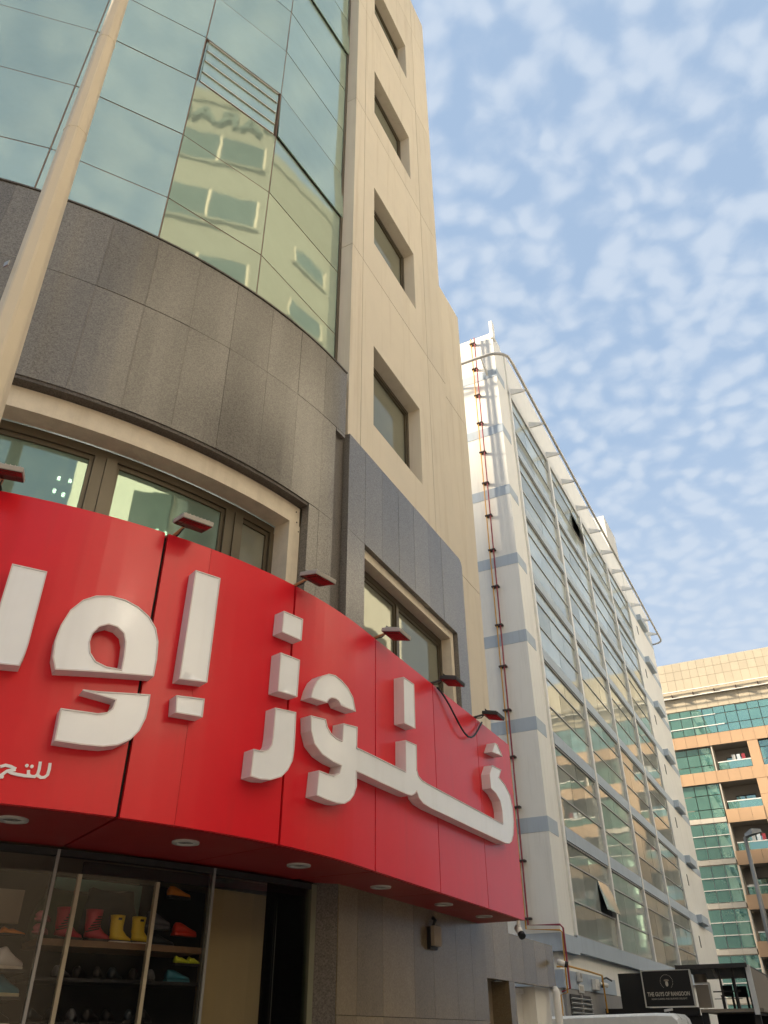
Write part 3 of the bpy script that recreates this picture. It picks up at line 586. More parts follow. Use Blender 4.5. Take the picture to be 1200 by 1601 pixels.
def chan_letter(poly, hole=None, depth=.11):
    """channel letter: return walls with a thin raised rim round a slightly sunk white face"""
    loops = [densify(poly)]+([densify(hole)] if hole else [])
    mb = MB()
    for k, lp in enumerate(loops):
        li = inset(lp, .008 if k == 0 else -.008); n = len(lp)
        rings = [[(*sg(s, .004), z) for s, z in lp], [(*sg(s, depth), z) for s, z in lp], [(*sg(s, depth), z) for s, z in li], [(*sg(s, depth-.008), z) for s, z in li]]
        mb.loft(rings, cap=False)
    o = mb.build('channel_letter', 'letter_side', GS)
    lis = [inset(l, .008 if k == 0 else -.008) for k, l in enumerate(loops)]
    tris = tessellate_polygon([[Vector((s, z, 0)) for s, z in l] for l in lis]); flat = [p for l in lis for p in l]
    bm = bmesh.new(); vs = [bm.verts.new((s, z, 0)) for s, z in flat]
    for t in tris:
        try: bm.faces.new([vs[i] for i in t])
        except ValueError: pass
    s0 = min(p[0] for p in flat)
    if s0 < 0:                                   # slice the face so that it follows the curve of the fascia
        q = math.floor(s0/.06)*.06
        while q < min(.061, max(p[0] for p in flat)):
            bmesh.ops.bisect_plane(bm, geom=list(bm.verts)+list(bm.edges)+list(bm.faces), plane_co=(q, 0, 0), plane_no=(1, 0, 0), dist=1e-6); q += .06
    for v in bm.verts: p = sg(v.co.x, depth-.007); v.co = Vector((p[0], p[1], v.co.y))
    bmesh.ops.recalc_face_normals(bm, faces=bm.faces)
    me = bpy.data.meshes.new('letter_face'); bm.to_mesh(me); bm.free(); me.materials.append(MATS['letter_face'])
    for pg in me.polygons: pg.use_smooth = True
    fo = bpy.data.objects.new('letter_face', me); COL.objects.link(fo); fo.parent = o
    return o
for k in LET:
    if k == 'waw_hole': continue
    chan_letter(LET[k], LET['waw_hole'] if k == 'waw_loop' else None)
def stroke(pts, w, z_off=.004):
    mb = MB(); rings = []
    P = [Vector(p) for p in pts]
    for i, p in enumerate(P):
        t = (P[min(i+1, len(P)-1)]-P[max(i-1, 0)]).normalized(); n = Vector((-t.y, t.x))*w/2; a, b = p+n, p-n
        rings.append([(*sg(a.x, .001), a.y), (*sg(b.x, .001), b.y), (*sg(b.x, .010), b.y), (*sg(a.x, .010), a.y)])
    return mb.loft(rings).build('small_letter', 'white_vinyl', GS)
for st in ([(-2.623, 2.972), (-2.62, 2.936), (-2.622, 2.904), (-2.636, 2.887), (-2.655, 2.883), (-2.675, 2.893)], [(-2.678, 2.972), (-2.675, 2.928), (-2.677, 2.899), (-2.69, 2.884), (-2.711, 2.883), (-2.727, 2.893), (-2.731, 2.916)], [(-2.711, 2.883), (-2.742, 2.882), (-2.787, 2.884), (-2.822, 2.890), (-2.838, 2.897)], [(-2.80, 2.913), (-2.83, 2.924), (-2.86, 2.928), (-2.885, 2.916)], [(-2.80, 2.911), (-2.843, 2.897), (-2.867, 2.872), (-2.883, 2.84), (-2.88, 2.81)]):
    stroke(st, .017)
for s, z in ((-2.746, 2.940), (-2.718, 2.939), (-2.862, 2.862)):
    MB().loft([[(*sg(s+.010*math.cos(2*math.pi*k/10), o), z+.010*math.sin(2*math.pi*k/10)) for k in range(10)] for o in (.001, .010)]).build('small_letter', 'white_vinyl', GS)

# floodlights on arms along the top of the sign
labs = ['dark floodlight over the left white letter at the photo side of the curved sign', 'floodlight over the tall letter beside the widest seam of the red sign', 'floodlight above the square dot, in front of the cream window jamb', 'floodlight on an orange arm in front of the side window', 'black floodlight whose cable hangs down over the red sign', 'black floodlight at the far end of the red sign']
labs[0] = 'floodlight above the white letter that has a small line of writing below it'
for i, s in enumerate((-3.36, -2.10, -.93, .32, 1.62, 2.85)):
    p = sg(s, -.02); n2 = Vector((sg(s, 1)[0]-sg(s, 0)[0], sg(s, 1)[1]-sg(s, 0)[1], 0)); t2 = Vector((-n2.y, n2.x, 0))
    base = Vector((p[0], p[1], ZT)); T = thing('floodlight', labs[i], 'floodlight', base, 'floodlights along the top of the red sign')
    def Lc(o, s_, z): return n2*o+t2*s_+Vector((0, 0, z))
    dark = i >= 4
    side = .05 if i < 4 else .09
    m = MB(); m.tube([Lc(-.10, 0, .0), Lc(-.02, 0, .03), Lc(.16, side, .085)], .012, 6); m.build('arm', 'flood_black' if dark else 'rust_arm', T)
    m = MB(); m.tube([Lc(.13, side-.07, .05), Lc(.13, side-.07, .115), Lc(.13, side+.07, .115), Lc(.13, side+.07, .05)], .006, 5); m.build('bracket', 'flood_black' if dark else 'steel_grey', T)
    c = Lc(.20, side, .045); tn = (n2*.94-Vector((0, 0, .22))).normalized(); un = tn.cross(t2).normalized()
    if un.z < 0: un = -un
    hd = MB(); hd.obox(c, tn*.10, t2*.12, un*.018); head = hd.build('housing', 'flood_black' if dark else 'flood_body', T, bevel=.004)
    MB().obox(c-un*.020, tn*.094, t2*.114, un*.0025).build('bezel', 'flood_glass', head)
    MB().obox(c-un*.0235, tn*.065, t2*.075, un*.0008).build('lens', 'flood_glass', head)
    MB().tube([Lc(.12, side, .10), Lc(.06, side-.03, .03), Lc(-.02, side*.5, .035), Lc(-.06, 0, .02)], .006, 5).build('lead', 'cable', T)
    for q in range(7): MB().obox(c+un*.024+t2*(-.09+.03*q), tn*.07, t2*.003, un*.010).build('fin', 'flood_black' if dark else 'flood_body', head)
cp_ = []
for k in range(15):
    f_ = k/14; s = 1.66+(2.96-1.66)*f_; z = ZT-.015-.34*math.sin(math.pi*f_**1.25)*(.9)+.02*math.sin(9*f_); q = sg(s, .022+.03*math.sin(math.pi*f_)); cp_.append((q[0], q[1], z))
tag(MB().tube(cp_, .011, 6).build('cable', 'cable', None, True), 'black cable looping down the front of the red sign between two floodlights', 'cable')
# small things under the sign
wl = thing('wall_lamp', 'dark rectangular wall lamp on the brown granite under the sign', 'lamp', (-3.77, 8.3, 2.35))
MB().box(.0, .035, -.05, .13, .0, .20).build('backplate', 'shop_black', wl); MB().box(.036, .075, -.03, .15, .03, .21).build('shade', 'tan_panel', wl)
MB().tube([(.02, .05, .19), (.05, .06, .27), (.02, .07, .29)], .02, 6).build('bracket', 'shop_black', wl)
def cctv(label, loc, d, up, sc=1.0, m='white_paint'):
    t = thing('security_camera', label, 'camera', loc); d = Vector(d).normalized()
    MB().tube([(0, 0, up), (0, 0, .02)], .022*sc, 8).build('mount', m, t)
    MB().tube([Vector((0, 0, 0))-d*.05*sc, d*.06*sc], .038*sc, 12).build('body', m, t, True)
    MB().tube([d*.055*sc, d*.10*sc], .040*sc, 12).build('lens_hood', 'shop_black', t)
    return t
cctv('white security camera with black lens under the end of the red sign', (-3.25, 9.62, 2.61), (.45, -.45, -.6), .10)
cctv('small white security camera on the corner of the grey granite wing', (-3.74, 12.80, 2.50), (.8, .35, -.25), .02)

# ------------------------------------------------------------------ near street lamp
SL = thing('street_lamp', 'tall cream octagonal lamp post standing before the curved glass', 'street lamp', (-3.06, 1.78, .13))
m = MB(); rings = []
for z, r in ((0, .135), (2.5, .113), (5.4, .088), (9.0, .062), (10.6, .052)):
    cx_ = -.042*z; rings.append([(cx_+r*math.cos(2*math.pi*(k+.35)/8), .004*z+r*math.sin(2*math.pi*(k+.35)/8), z) for k in range(8)])
m.loft(rings).build('pole', 'pole_cream', SL, bevel=.008)
MB().box(-.27, -.23, -.105, -.098, 5.2, 5.24).build('rivet_plate', 'steel_grey', SL)
for zz in (6.75, 8.1):
    rr_ = .088-.0072*(zz-5.4)+.002; MB().loft([[(-.042*z_+rr_*math.cos(2*math.pi*(k+.35)/8), .004*z_+rr_*math.sin(2*math.pi*(k+.35)/8), z_) for k in range(8)] for z_ in (zz, zz+.012)]).build('pole_band', 'pole_cream', SL)
MB().prism([(-.2, -.2), (.2, -.2), (.2, .2), (-.2, .2)], 0, .03).build('base_plate', 'pole_cream', SL)
MB().tube([(-.445, .04, 10.55), (-.40, .1, 10.9), (.0, .1, 11.2), (.7, .1, 11.3)], .035, 8).build('arm', 'pole_cream', SL)
MB().loft([[(.65, -.05, 11.25), (.65, .25, 11.25), (.65, .2, 11.36), (.65, 0, 11.36)], [(1.3, -.03, 11.28), (1.3, .23, 11.28), (1.3, .18, 11.35), (1.3, .02, 11.35)]]).build('lamp_head', 'steel_grey', SL)

# ------------------------------------------------------------------ white and blue office building
OB = thing('office_building', 'white office block with pale blue bands and long rows of reflecting windows', 'building')
OX, OY0, OY1 = -8.08, 28.0, 65.5
P_ = 3.535; NB = 7
def ob(name, m, *b): return box(name, m, OB, *b)
ob('wall', 'office_white', -48, OX-.32, OY0+.3, OY1-.02, 0, 31.2)                       # core, its unseen depth stretched to shade the far block
ob('wall', 'office_white', -26, OX, OY0, OY0+1.15, 4.42, 31.7)                          # corner pier
ob('wall', 'office_white', -26, OX-.22, OY0+.25, OY0+1.3, 0, 4.42)
ob('wall', 'office_white', OX-.30, OX-.12, OY0+1.15, 30.02, 4.42, 31.9)
ob('wall', 'office_mullion', OX-.30, OX-.03, 30.02, 30.24, 4.42, 29.3)
ob('wall', 'office_white', OX-.30, OX-.02, 56.35, OY1, 0, 31.95)
ob('parapet', 'office_white', OX-.30, OX-.04, 30.02, 56.35, 29.15, 31.95)
ob('wall', 'office_white', OX-.30, OX-.2, OY0+1.3, 56.3, 0, 3.98)
for k in range(NB):
    zb0 = 7.50+P_*k; zb1 = zb0+.50
    ob('blue_band', 'office_blue', -26, OX+.012, OY0-.012, OY0+1.15, zb0, zb1)
    ob('blue_band', 'office_blue', OX-.02, OX-.008, 56.36, OY1, zb0+.05, zb1+.05)
    if k < NB-1: ob('blue_band', 'office_blue', OX-.30, OX-.01, 30.24, 56.34, 7.60+P_*k, 8.07+P_*k)
    # ledge box and slit on the blank end wall
    zc_ = zb0+.15
    o = MB().box(OX-.02, OX+.32, 59.2, 61.9, zc_, zc_+.45).build('ledge', 'office_blue', OB)
    MB().box(OX-.019, OX-.004, 58.45, 58.75, zb0-1.3, zb0-.65).build('slit', 'far_dark', OB)
ob('blue_band', 'office_blue', -26, OX+.02, OY0-.02, 30.02, 3.90, 4.42); ob('blue_band', 'office_blue', OX-.3, OX-.005, 30.02, 56.34, 3.985, 4.50)
ob('blue_band', 'office_blue', -9.8, OX-.10, OY0+.15, 34.9, 2.90, 3.40)
ob('grey_dado', 'grey_wall', OX-.2, OX-.12, 28.25, 36, 0, 2.90)
bays = [(30.24, 36.36), (36.66, 42.98), (43.26, 49.62), (49.92, 56.30)]
for (a, b) in zip(bays[:-1], bays[1:]): ob('mullion', 'office_mullion', OX-.28, OX-.005+.02, a[1], b[0], 4.5, 29.14)
WX = OX+.10
wcount = 0
for k in range(NB):
    z0 = 4.50+P_*k if k == 0 else 8.07+P_*(k-1); z1 = 7.60+P_*k if k < NB-1 else 29.15
    h = z1-z0; t1, t2 = z0+h*.36, z0+h*.755
    for bi, (y0, y1) in enumerate(bays):
        f = MB(); f.box(WX-.26, WX-.15, y0, y1, z1-.07, z1-.002); f.box(WX-.24, WX-.17, y0, y1, t1-.03, t1+.03); f.box(WX-.24, WX-.17, y0, y1, t2-.03, t2+.03); f.box(WX-.24, WX-.14, y0, y1, z0+.002, z0+.04)
        wf = f.build('window', 'transom_dark', OB)
        skip = (k, bi) in ((0, 0), (6, 1))
        for r, (za, zb) in enumerate(((z0+.04, t1-.03), (t1+.03, t2-.03), (t2+.03, z1-.07))):
            n = 3 if r == 1 else 2
            for q in range(n):
                a = y0+(y1-y0)*q/n; b = y0+(y1-y0)*(q+1)/n
                if skip and r == 1 and q == n-1:
                    # the open sash, hung at its head and swung outwards
                    zz = zb-za; sw = MB(); dx = .26 if k == 0 else .34
                    sw.add([(WX-.18, a+.05, zb), (WX-.18, b-.05, zb), (WX-.18+dx, b-.05, za+.12), (WX-.18+dx, a+.05, za+.12), (WX-.215, a+.05, zb-.02), (WX-.215, b-.05, zb-.02), (WX-.215+dx, b-.05, za+.10), (WX-.215+dx, a+.05, za+.10)], [(0, 1, 2, 3), (4, 5, 6, 7), (0, 1, 5, 4), (2, 3, 7, 6), (1, 2, 6, 5), (0, 3, 7, 4)])
                    so = sw.build('open_sash', 'glass_office', wf)
                    MB().box(WX-.25, WX-.245, a+.02, b-.02, za, zb).build('dark_opening', 'far_dark', wf)
                    continue
                jx = random.uniform(-.006, .006)
                MB().add([(WX-.205+jx, a+.012, za), (WX-.205-jx, b-.012, za), (WX-.205-jx*.5, b-.012, zb), (WX-.205+jx*.5, a+.012, zb), (WX-.215+jx, a+.012, za), (WX-.215-jx, b-.012, za), (WX-.215-jx*.5, b-.012, zb), (WX-.215+jx*.5, a+.012, zb)], [(0, 1, 2, 3), (4, 5, 6, 7), (0, 1, 5, 4), (2, 3, 7, 6), (1, 2, 6, 5), (0, 3, 7, 4)]).build('pane', 'glass_office', wf)
# rail round the roof on triangular fins
RX, RZ = OX+.80, 29.35
path = [(-20, OY0-.8, RZ+.15), (-9.0, OY0-.8, RZ+.12), (RX-.8, OY0-.8, RZ+.1)]+[(RX-.8+.8*math.sin(t), OY0-.8*math.cos(t), RZ+.05) for t in (.4, .8, 1.2)]+[(RX, OY0+.3, RZ), (RX, 40, RZ), (RX, 52, RZ), (RX, 65.0, RZ)]+[(RX-.7+.7*math.cos(t), 65.0+.7*math.sin(t), RZ) for t in (.5, 1.0, 1.5)]+[(OX-.1, 65.7, RZ)]
MB().tube(path, .075, 8).build('roof_rail', 'rail_grey', OB, True)
for y in [30.4, 33.4, 36.4, 39.4, 42.6, 45.7, 48.8, 51.8, 54.8, 57.8, 60.8, 63.8]:
    MB().add([(OX-.05, y-.04, RZ+.42), (OX-.05, y+.04, RZ+.42), (OX-.05, y-.04, RZ+.02), (OX-.05, y+.04, RZ+.02), (RX, y-.03, RZ+.05), (RX, y+.03, RZ+.05), (RX, y-.03, RZ-.03), (RX, y+.03, RZ-.03)], [(0, 1, 3, 2), (4, 6, 7, 5), (0, 4, 5, 1), (2, 3, 7, 6), (0, 2, 6, 4), (1, 5, 7, 3)]).build('rail_fin', 'office_mullion', OB)
for x in (-8.55, -11.5):
    MB().add([(x-.05, OY0+.05, RZ-.15), (x+.05, OY0+.05, RZ-.15), (x-.05, OY0+.05, RZ-.5), (x+.05, OY0+.05, RZ-.5), (x-.02, OY0-.8, RZ+.12), (x+.02, OY0-.8, RZ+.12), (x-.02, OY0-.8, RZ+.08), (x+.02, OY0-.8, RZ+.08)], [(0, 1, 3, 2), (4, 6, 7, 5), (0, 4, 5, 1), (2, 3, 7, 6), (0, 2, 6, 4), (1, 5, 7, 3)]).build('rail_fin', 'office_mullion', OB)
ob('corner_fin', 'office_white', OX-.10, OX+.06, OY0-.06, OY0+.3, 31.3, 32.5)
ob('roof_house', 'opp_cream', -12, -8.7, 56.5, 60.4, 31, 37.3)
ob('roof_house', 'block_wall', -17.5, -9.75, 27.9+1.2, 33, 31.1, 32.2)
# risers on the end wall
def riser(name, lab, m, pts, r, clamps):
    t = thing(name, lab, 'pipe', (0, 0, 0)); MB().tube(pts, r, 8).build('pipe', m, t)
    for c in clamps: MB().box(c[0]-.07, c[0]+.07, 27.79, 28.0, c[1]-.03, c[1]+.03).build('clamp', 'clamp', t)
    return t
cl = [4.85+1.76*i for i in range(16)]
riser('yellow_pipe', 'yellow gas pipe running up the white end wall of the office block', 'pipe_yellow', [(-9.19, 27.86, 31.6), (-9.22, 27.86, 19), (-9.17, 27.86, 4.55), (-8.05, 27.86, 4.47), (-7.98, 27.86, 4.40), (-8.03, 27.86, 2.75), (-8.25, 27.86, 2.70), (-8.28, 27.86, .1)], .026, [(-9.2, z) for z in cl])
riser('red_pipe', 'dark red fire pipe running beside the yellow gas pipe', 'pipe_red', [(-9.0, 27.84, 31.6), (-9.04, 27.84, 19), (-9.08, 27.84, 4.66), (-8.02, 27.84, 4.62), (-7.93, 27.84, 4.52), (-7.93, 27.84, 2.86), (-8.2, 27.84, 2.78)], .031, [(-9.04, z) for z in cl])
t = MB().tube([(-8.3, 27.9, 3.46), (-7.92, 27.95, 3.46), (-7.90, 30, 3.44), (-7.90, 31.9, 3.40), (-7.90, 32.0, 2.3)], .03, 6).build('yellow_pipe', 'pipe_yellow'); tag(t, 'thin yellow branch pipe along the blue band at ground level', 'pipe')
# fittings on the ground floor wall
v = thing('louvre_vent', 'grey louvred vent low on the side of the office block', 'vent', (OX-.1, 28.6, 1.4))
MB().box(0, .02, .0, 2.4, 0, 1.35).build('backing', 'far_dark', v)
for q in range(10): MB().obox((.04, 1.2, .06+.13*q), (.03, 0, .02), (0, 1.2, 0), (-.004, 0, .006)).build('slat', 'office_mullion', v)
MB().box(.0, .07, 1.17, 1.23, 0, 1.35).build('post', 'grey_wall', v)
nb_ = thing('notice_plate', 'small white notice plate above the louvred vent', 'notice', (OX-.1, 29.7, 2.82)); MB().box(0, .02, 0, .62, 0, .24).build('plate', 'white_paint', nb_); MB().box(.021, .024, .08, .54, .05, .19).build('print', 'pale_band', nb_)
jb = thing('junction_box', 'white electric meter box beside the notice plate', 'box', (OX-.1, 29.6, 3.12)); MB().box(0, .12, 0, .32, 0, .30).build('case', 'white_paint', jb, bevel=.02); MB().box(.121, .13, .08, .24, .1, .24).build('cover', 'pale_band', jb)
wlm = thing('wall_light', 'white bulkhead box with a lamp on the grey wall', 'lamp', (OX-.1, 31.4, 2.95)); MB().box(0, .16, 0, .5, 0, .34).build('case', 'white_paint', wlm, bevel=.02); MB().tube([(.16, .55, .2), (.35, .8, .16)], .07, 8).build('lamp', 'white_paint', wlm)
tag(MB().tube([(-7.95, 31.9, 3.05), (-7.95, 32.1, 3.3), (-7.9, 32.5, 3.36), (-7.9, 33.2, 3.30)], .03, 6).build('cable', 'cable'), 'black cable bending from the bulkhead lamp to the black restaurant wall', 'cable')

# ------------------------------------------------------------------ far apartment block
FB = thing('apartment_building', 'far apartment block with cream top, orange balconies and green glass', 'building')
FY = 75.0; FX0, FX1 = -13.0, 12.0
def fb(name, m, *b): return box(name, m, FB, *b)
fb('wall', 'grey_concrete', FX0, FX1, FY+2.0, FY+14, 0, 26)
fb('wall', 'groove', FX0, FX1, FY+.06, FY+14, 26.3, 30.95)
tile = {}
def tiles(name, m, x0, x1, w, z0, z1, y0, th=.06, gap=.02):
    key = (name, w, z1-z0, th)
    n = int(round((x1-x0)/w))
    for i in range(n):
        if key not in tile:
            mb_ = MB(); mb_.box(gap/2, w-gap/2, 0, th, gap/2, (z1-z0)-gap/2); o = mb_.build(name, m, FB); tile[key] = o.data
        else:
            o = bpy.data.objects.new(name, tile[key]); COL.objects.link(o); o.parent = FB
        o.location = (x0+i*w, y0, z0)
for z0, z1, w in ((30.18, 31.0, .72), (29.36, 30.18, .72), (28.1, 29.36, .72), (26.38, 27.55, .92)):
    tiles('cream_tile', 'cream_tile', FX0, FX1, w, z0, z1, FY)
fb('cream_ledge', 'cream_tile', FX0, FX1, FY-.25, FY+.05, 27.57, 28.08)
for z in (27.52, 28.12): MB().tube([(FX0, FY-.42, z), (FX1, FY-.42, z)], .05, 6).build('ledge_rail', 'office_mullion', FB)
for i in range(14): MB().box(-12.2+1.85*i, -12.1+1.85*i, FY-.42, FY-.25, 27.55, 27.9).build('rail_bracket', 'clamp', FB)
def panes(x0, x1, n, zs, y, m='glass_green', gap=.03):
    for i in range(n):
        for za, zb in zip(zs[:-1], zs[1:]):
            j = random.uniform(-.02, .02)
            MB().box(x0+(x1-x0)*i/n+gap, x0+(x1-x0)*(i+1)/n-gap, y+j, y+.03+j, za+gap, zb-gap).build('pane', m, FB)
fb('glass_frame', 'grey_concrete', FX0, FX1, FY+.12, FY+.2, 24.0, 26.4)
panes(FX0, FX1, 26, (24.06, 24.75, 25.72, 26.36), FY+.06)
fb('rail', 'office_mullion', -10, -4.6, FY+.0, FY+.04, 24.72, 24.79); fb('rail', 'office_mullion', -10, -5.2, FY+.0, FY+.04, 25.7, 25.76)
tiles('orange_tile', 'orange_tile', FX0, FX1, .962, 23.0, 24.05, FY)
fb('slab', 'grey_concrete', FX0, FX1, FY+.07, FY+2.0, 23.02, 24.0)
tiles('orange_tile', 'orange_tile', FX0, FX1, .962, 19.8, 20.82, FY)
fb('slab', 'grey_concrete', FX0, FX1, FY+.07, FY+2.0, 19.82, 20.8)
mods = [(-9.4, -6.3, -6.22, -3.2), (-2.3, .8, .9, 3.9), (4.8, 7.6, 7.7, 10.6)]
for mi, (gx0, gx1, bx0, bx1) in enumerate(mods):
    # orange pier between modules
    for z in range(8): tiles('orange_tile', 'orange_tile', bx1, bx1+.88, .88, 5.0+2.25*z, 7.25+2.25*z if z < 7 else 23.0, FY+.02)
    # glazed bay
    for k in range(7):
        zb = 16.62+3.24*(1-k) if k == 0 else 16.62-3.24*(k-1)
        if k == 0:
            panes(gx0, gx1, 3, (20.86, 21.4, 22.4, 22.96), FY+.35); panes(gx0, gx1, 3, (17.05, 17.75, 18.9, 19.78), FY+.25)
            fb('glass_frame', 'grey_concrete', gx0, gx1, FY+.45, FY+.6, 17.0, 23.0)
            continue
        tiles('pale_panel', 'pale_band', gx0, gx1, (gx1-gx0)/3, zb, zb+.40, FY+.05)
        fb('slab', 'grey_concrete', gx0, gx1, FY+.12, FY+1.0, zb+.01, zb+.39)
        z1 = zb-.03; z0 = zb-2.84
        if z0 < 0: continue
        panes(gx0, gx1, 3, (z0+.03, z0+.95, z0+1.85, z1), FY+.12)
        fb('glass_frame', 'office_mullion', gx0, gx1, FY+.2, FY+.26, z0, z1)
        for zz in (z0+.95, z0+1.85): fb('rail', 'office_mullion', gx0, gx1, FY+.06, FY+.11, zz-.03, zz+.03)
    # balconies
    for k in range(-1, 6):
        zf = 16.5-3.28*k if k >= 0 else 19.8
        if k >= 0:
            tiles('orange_tile', 'orange_tile', bx0, bx1, (bx1-bx0)/3, zf, zf+1.08, FY+.0)
            fb('slab', 'grey_concrete', bx0, bx1, FY+.07, FY+2.0, zf+.02, zf+.40)
        top = zf+1.10
        br = MB().box(bx0+.35, bx1-.02, FY+.10, FY+.13, top-.02, top+.55).build('balustrade', 'glass_green', FB); MB().box(bx0+.30, bx1, FY+.08, FY+.16, top+.56, top+.64).build('handrail', 'white_paint', br)
        fb('cheek_wall', 'pale_band', bx0, bx0+.10, FY+.08, FY+2.0, top-.1, zf+3.26)
        if (k+mi) % 2 == 0:
            ac = MB().box(bx0+.35, bx0+.95, FY+1.45, FY+1.88, zf+1.55, zf+2.0).build('air_conditioner', 'white_paint', FB); MB().tube([(bx0+.65, FY+1.42, zf+1.78), (bx0+.65, FY+1.45, zf+1.78)], .17, 12).build('fan_grille', 'far_dark', ac)
        else:
            for q in range(3): MB().box(bx0+1.5+.4*q, bx0+1.78+.4*q, FY+.5, FY+.52, zf+1.75-.1*q, zf+2.3).build('hanging_cloth', ('white_paint', 'office_blue', 'pipe_red')[q], FB)
        dr = MB().box(bx0+1.0, bx1-.5, FY+1.92, FY+1.97, zf+.4, zf+2.4).build('balcony_door', 'glass_green', FB)
        MB().box(bx0+.95, bx1-.45, FY+1.89, FY+1.92, zf+2.4, zf+2.48).build('door_head', 'far_dark', dr); MB().box((bx0+bx1)/2+.2, (bx0+bx1)/2+.28, FY+1.89, FY+1.92, zf+.4, zf+2.4).build('door_stile', 'far_dark', dr)

# ------------------------------------------------------------------ restaurant front with board, canopy and terrace
RB = thing('restaurant_front', 'low black restaurant front with roofed terrace beside the office block', 'building', (0, 0, 0))
KY = 33.0
def rb(name, m, *b): return box(name, m, RB, *b)
rb('black_wall', 'black_board', -7.6, -6.72, KY, KY+.3, 2.44, 3.50)
rb('fascia', 'black_board', -8.2, -5.05, KY-.06, KY+.3, 2.2, 2.44); rb('base_wall', 'black_board', -7.9, -5.0, KY+.1, KY+.4, 0, 2.2)
rb('tan_panel', 'tan_panel', -5.05, -4.62, KY+.25, KY+.32, 2.42, 3.10); rb('panel_trim', 'board_frame', -4.62, -4.56, KY+.22, KY+.34, 2.42, 3.12); rb('panel_trim', 'board_frame', -5.05, -4.56, KY+.22, KY+.34, 3.12, 3.16)
m = MB(); m.tube([(-4.9, KY+.7, 3.17), (-4.9, KY+.7, 3.42)], .22, 14); m.build('water_tank', 'tan_panel', RB)
rb('terrace_slab', 'tan_panel', -5.0, -3.0, KY+.1, KY+7, 2.28, 2.38)
rb('canopy', 'canopy_dark', -5.55, -3.2, KY-.1, KY+7, 3.58, 3.66); rb('canopy_edge', 'canopy_dark', -5.55, -3.2, KY-.16, KY-.1, 3.55, 3.68)
for x, y in ((-4.2, KY+.3), (-3.75, KY+.3), (-3.65, KY+3.5), (-4.45, KY+6), (-3.4, KY+6)): rb('post', 'canopy_dark', x-.03, x+.03, y-.03, y+.03, 2.38, 3.58)
rb('terrace_rail', 'canopy_dark', -4.5, -3.6, KY+.28, KY+.32, 2.86, 2.90); rb('terrace_rail', 'canopy_dark', -4.5, -3.6, KY+.28, KY+.32, 2.66, 2.68)
rb('side_screen', 'white_paint', -3.28, -3.12, KY-.05, KY+.05, 2.2, 3.62); rb('side_screen', 'tan_panel', -3.26, -3.16, KY+.06, KY+6, 2.2, 3.58)
MB().tube([(-4.35, KY+.2, 3.56), (-4.33, KY+.2, 3.42), (-4.28, KY+.15, 3.30)], .05, 8).build('ceiling_lamp', 'steel_grey', RB)
for x, y in ((-4.3, KY+2.2), (-3.9, KY+3.0)):
    b = MB(); b.box(x-.2, x+.2, y-.2, y+.2, 2.80, 2.84); b.box(x-.2, x+.2, y+.17, y+.2, 2.84, 3.15)
    for q in ((-.17, -.17), (.17, -.17), (-.17, .17), (.17, .17)): b.box(x+q[0]-.02, x+q[0]+.02, y+q[1]-.02, y+q[1]+.02, 2.385, 2.80)
    tag(b.build('terrace_chair', 'canopy_dark'), 'dark terrace chair '+('nearer the white side screen' if x > -4 else 'nearer the tan panel and water tank'), 'chair', 'chairs on the restaurant terrace')
rb('pillar', 'canopy_dark', -5.0, -4.8, KY+.2, KY+.4, 0, 2.28); rb('pillar', 'canopy_dark', -3.35, -3.15, KY+.2, KY+.4, 0, 2.28); rb('back_wall', 'shop_black', -4.9, -3.1, KY+3, KY+3.1, 0, 2.28)
BD = thing('sign_board', 'black sign board with pale frame reading THE GUYS OF RANGOON', 'sign', (-5.92, KY-.14, 2.48))
MB().box(-.80, .80, .0, .06, 0, 1.05).build('board', 'black_board', BD)
f = MB(); f.box(-.84, .84, -.02, .07, -.03, .0); f.box(-.84, .84, -.02, .07, 1.05, 1.08); f.box(-.84, -.80, -.02, .07, 0, 1.05); f.box(.80, .86, -.02, .07, 0, 1.05); f.build('frame', 'board_frame', BD)
rot = Matrix.Rotation(math.pi/2, 4, 'X')
text_mesh('title_text', 'THE GUYS OF RANGOON', .17, 'gold_text', Matrix.Translation((0, -.004, .30)) @ rot, BD, .003, .004, fit=1.42)
text_mesh('small_text', 'ASIAN CUISINE AND BURMESE DELIGHT', .075, 'gold_text', Matrix.Translation((0, -.004, .19)) @ rot, BD, .002, 0, fit=1.2)
m = MB(); ringo = []
for k in range(28):
    if 18 < k < 24: continue
    a = 2*math.pi*k/28; m.obox((.21*math.cos(a), -.004, .72+.21*math.sin(a)), (.006, 0, 0), (0, .003, 0), (0, 0, .012))
m.build('emblem_ring', 'gold_text', BD)
m = MB(); m.loft([[(.05*math.cos(2*math.pi*k/12)*w, y, .66+.085*math.sin(2*math.pi*k/12)) for k in range(12)] for y, w in ((-.002, 1), (-.007, .8))]); m.build('emblem_face', 'gold_text', BD)
MB().loft([[(.09*math.cos(2*math.pi*k/12), y, .76+.035*math.sin(2*math.pi*k/12)) for k in range(12)] for y in (-.002, -.009)]).build('emblem_hat', 'tan_panel', BD)
spot = thing('spotlight', 'small white spotlight aimed up at the black sign board', 'lamp', (-5.95, KY-.5, 2.28)); MB().tube([(0, .35, -.05), (0, 0, .02)], .02, 6).build('arm', 'steel_grey', spot); MB().obox((0, 0, .08), (.13, 0, .02), (0, .09, 0), (0, 0, .035)).build('head', 'white_paint', spot)

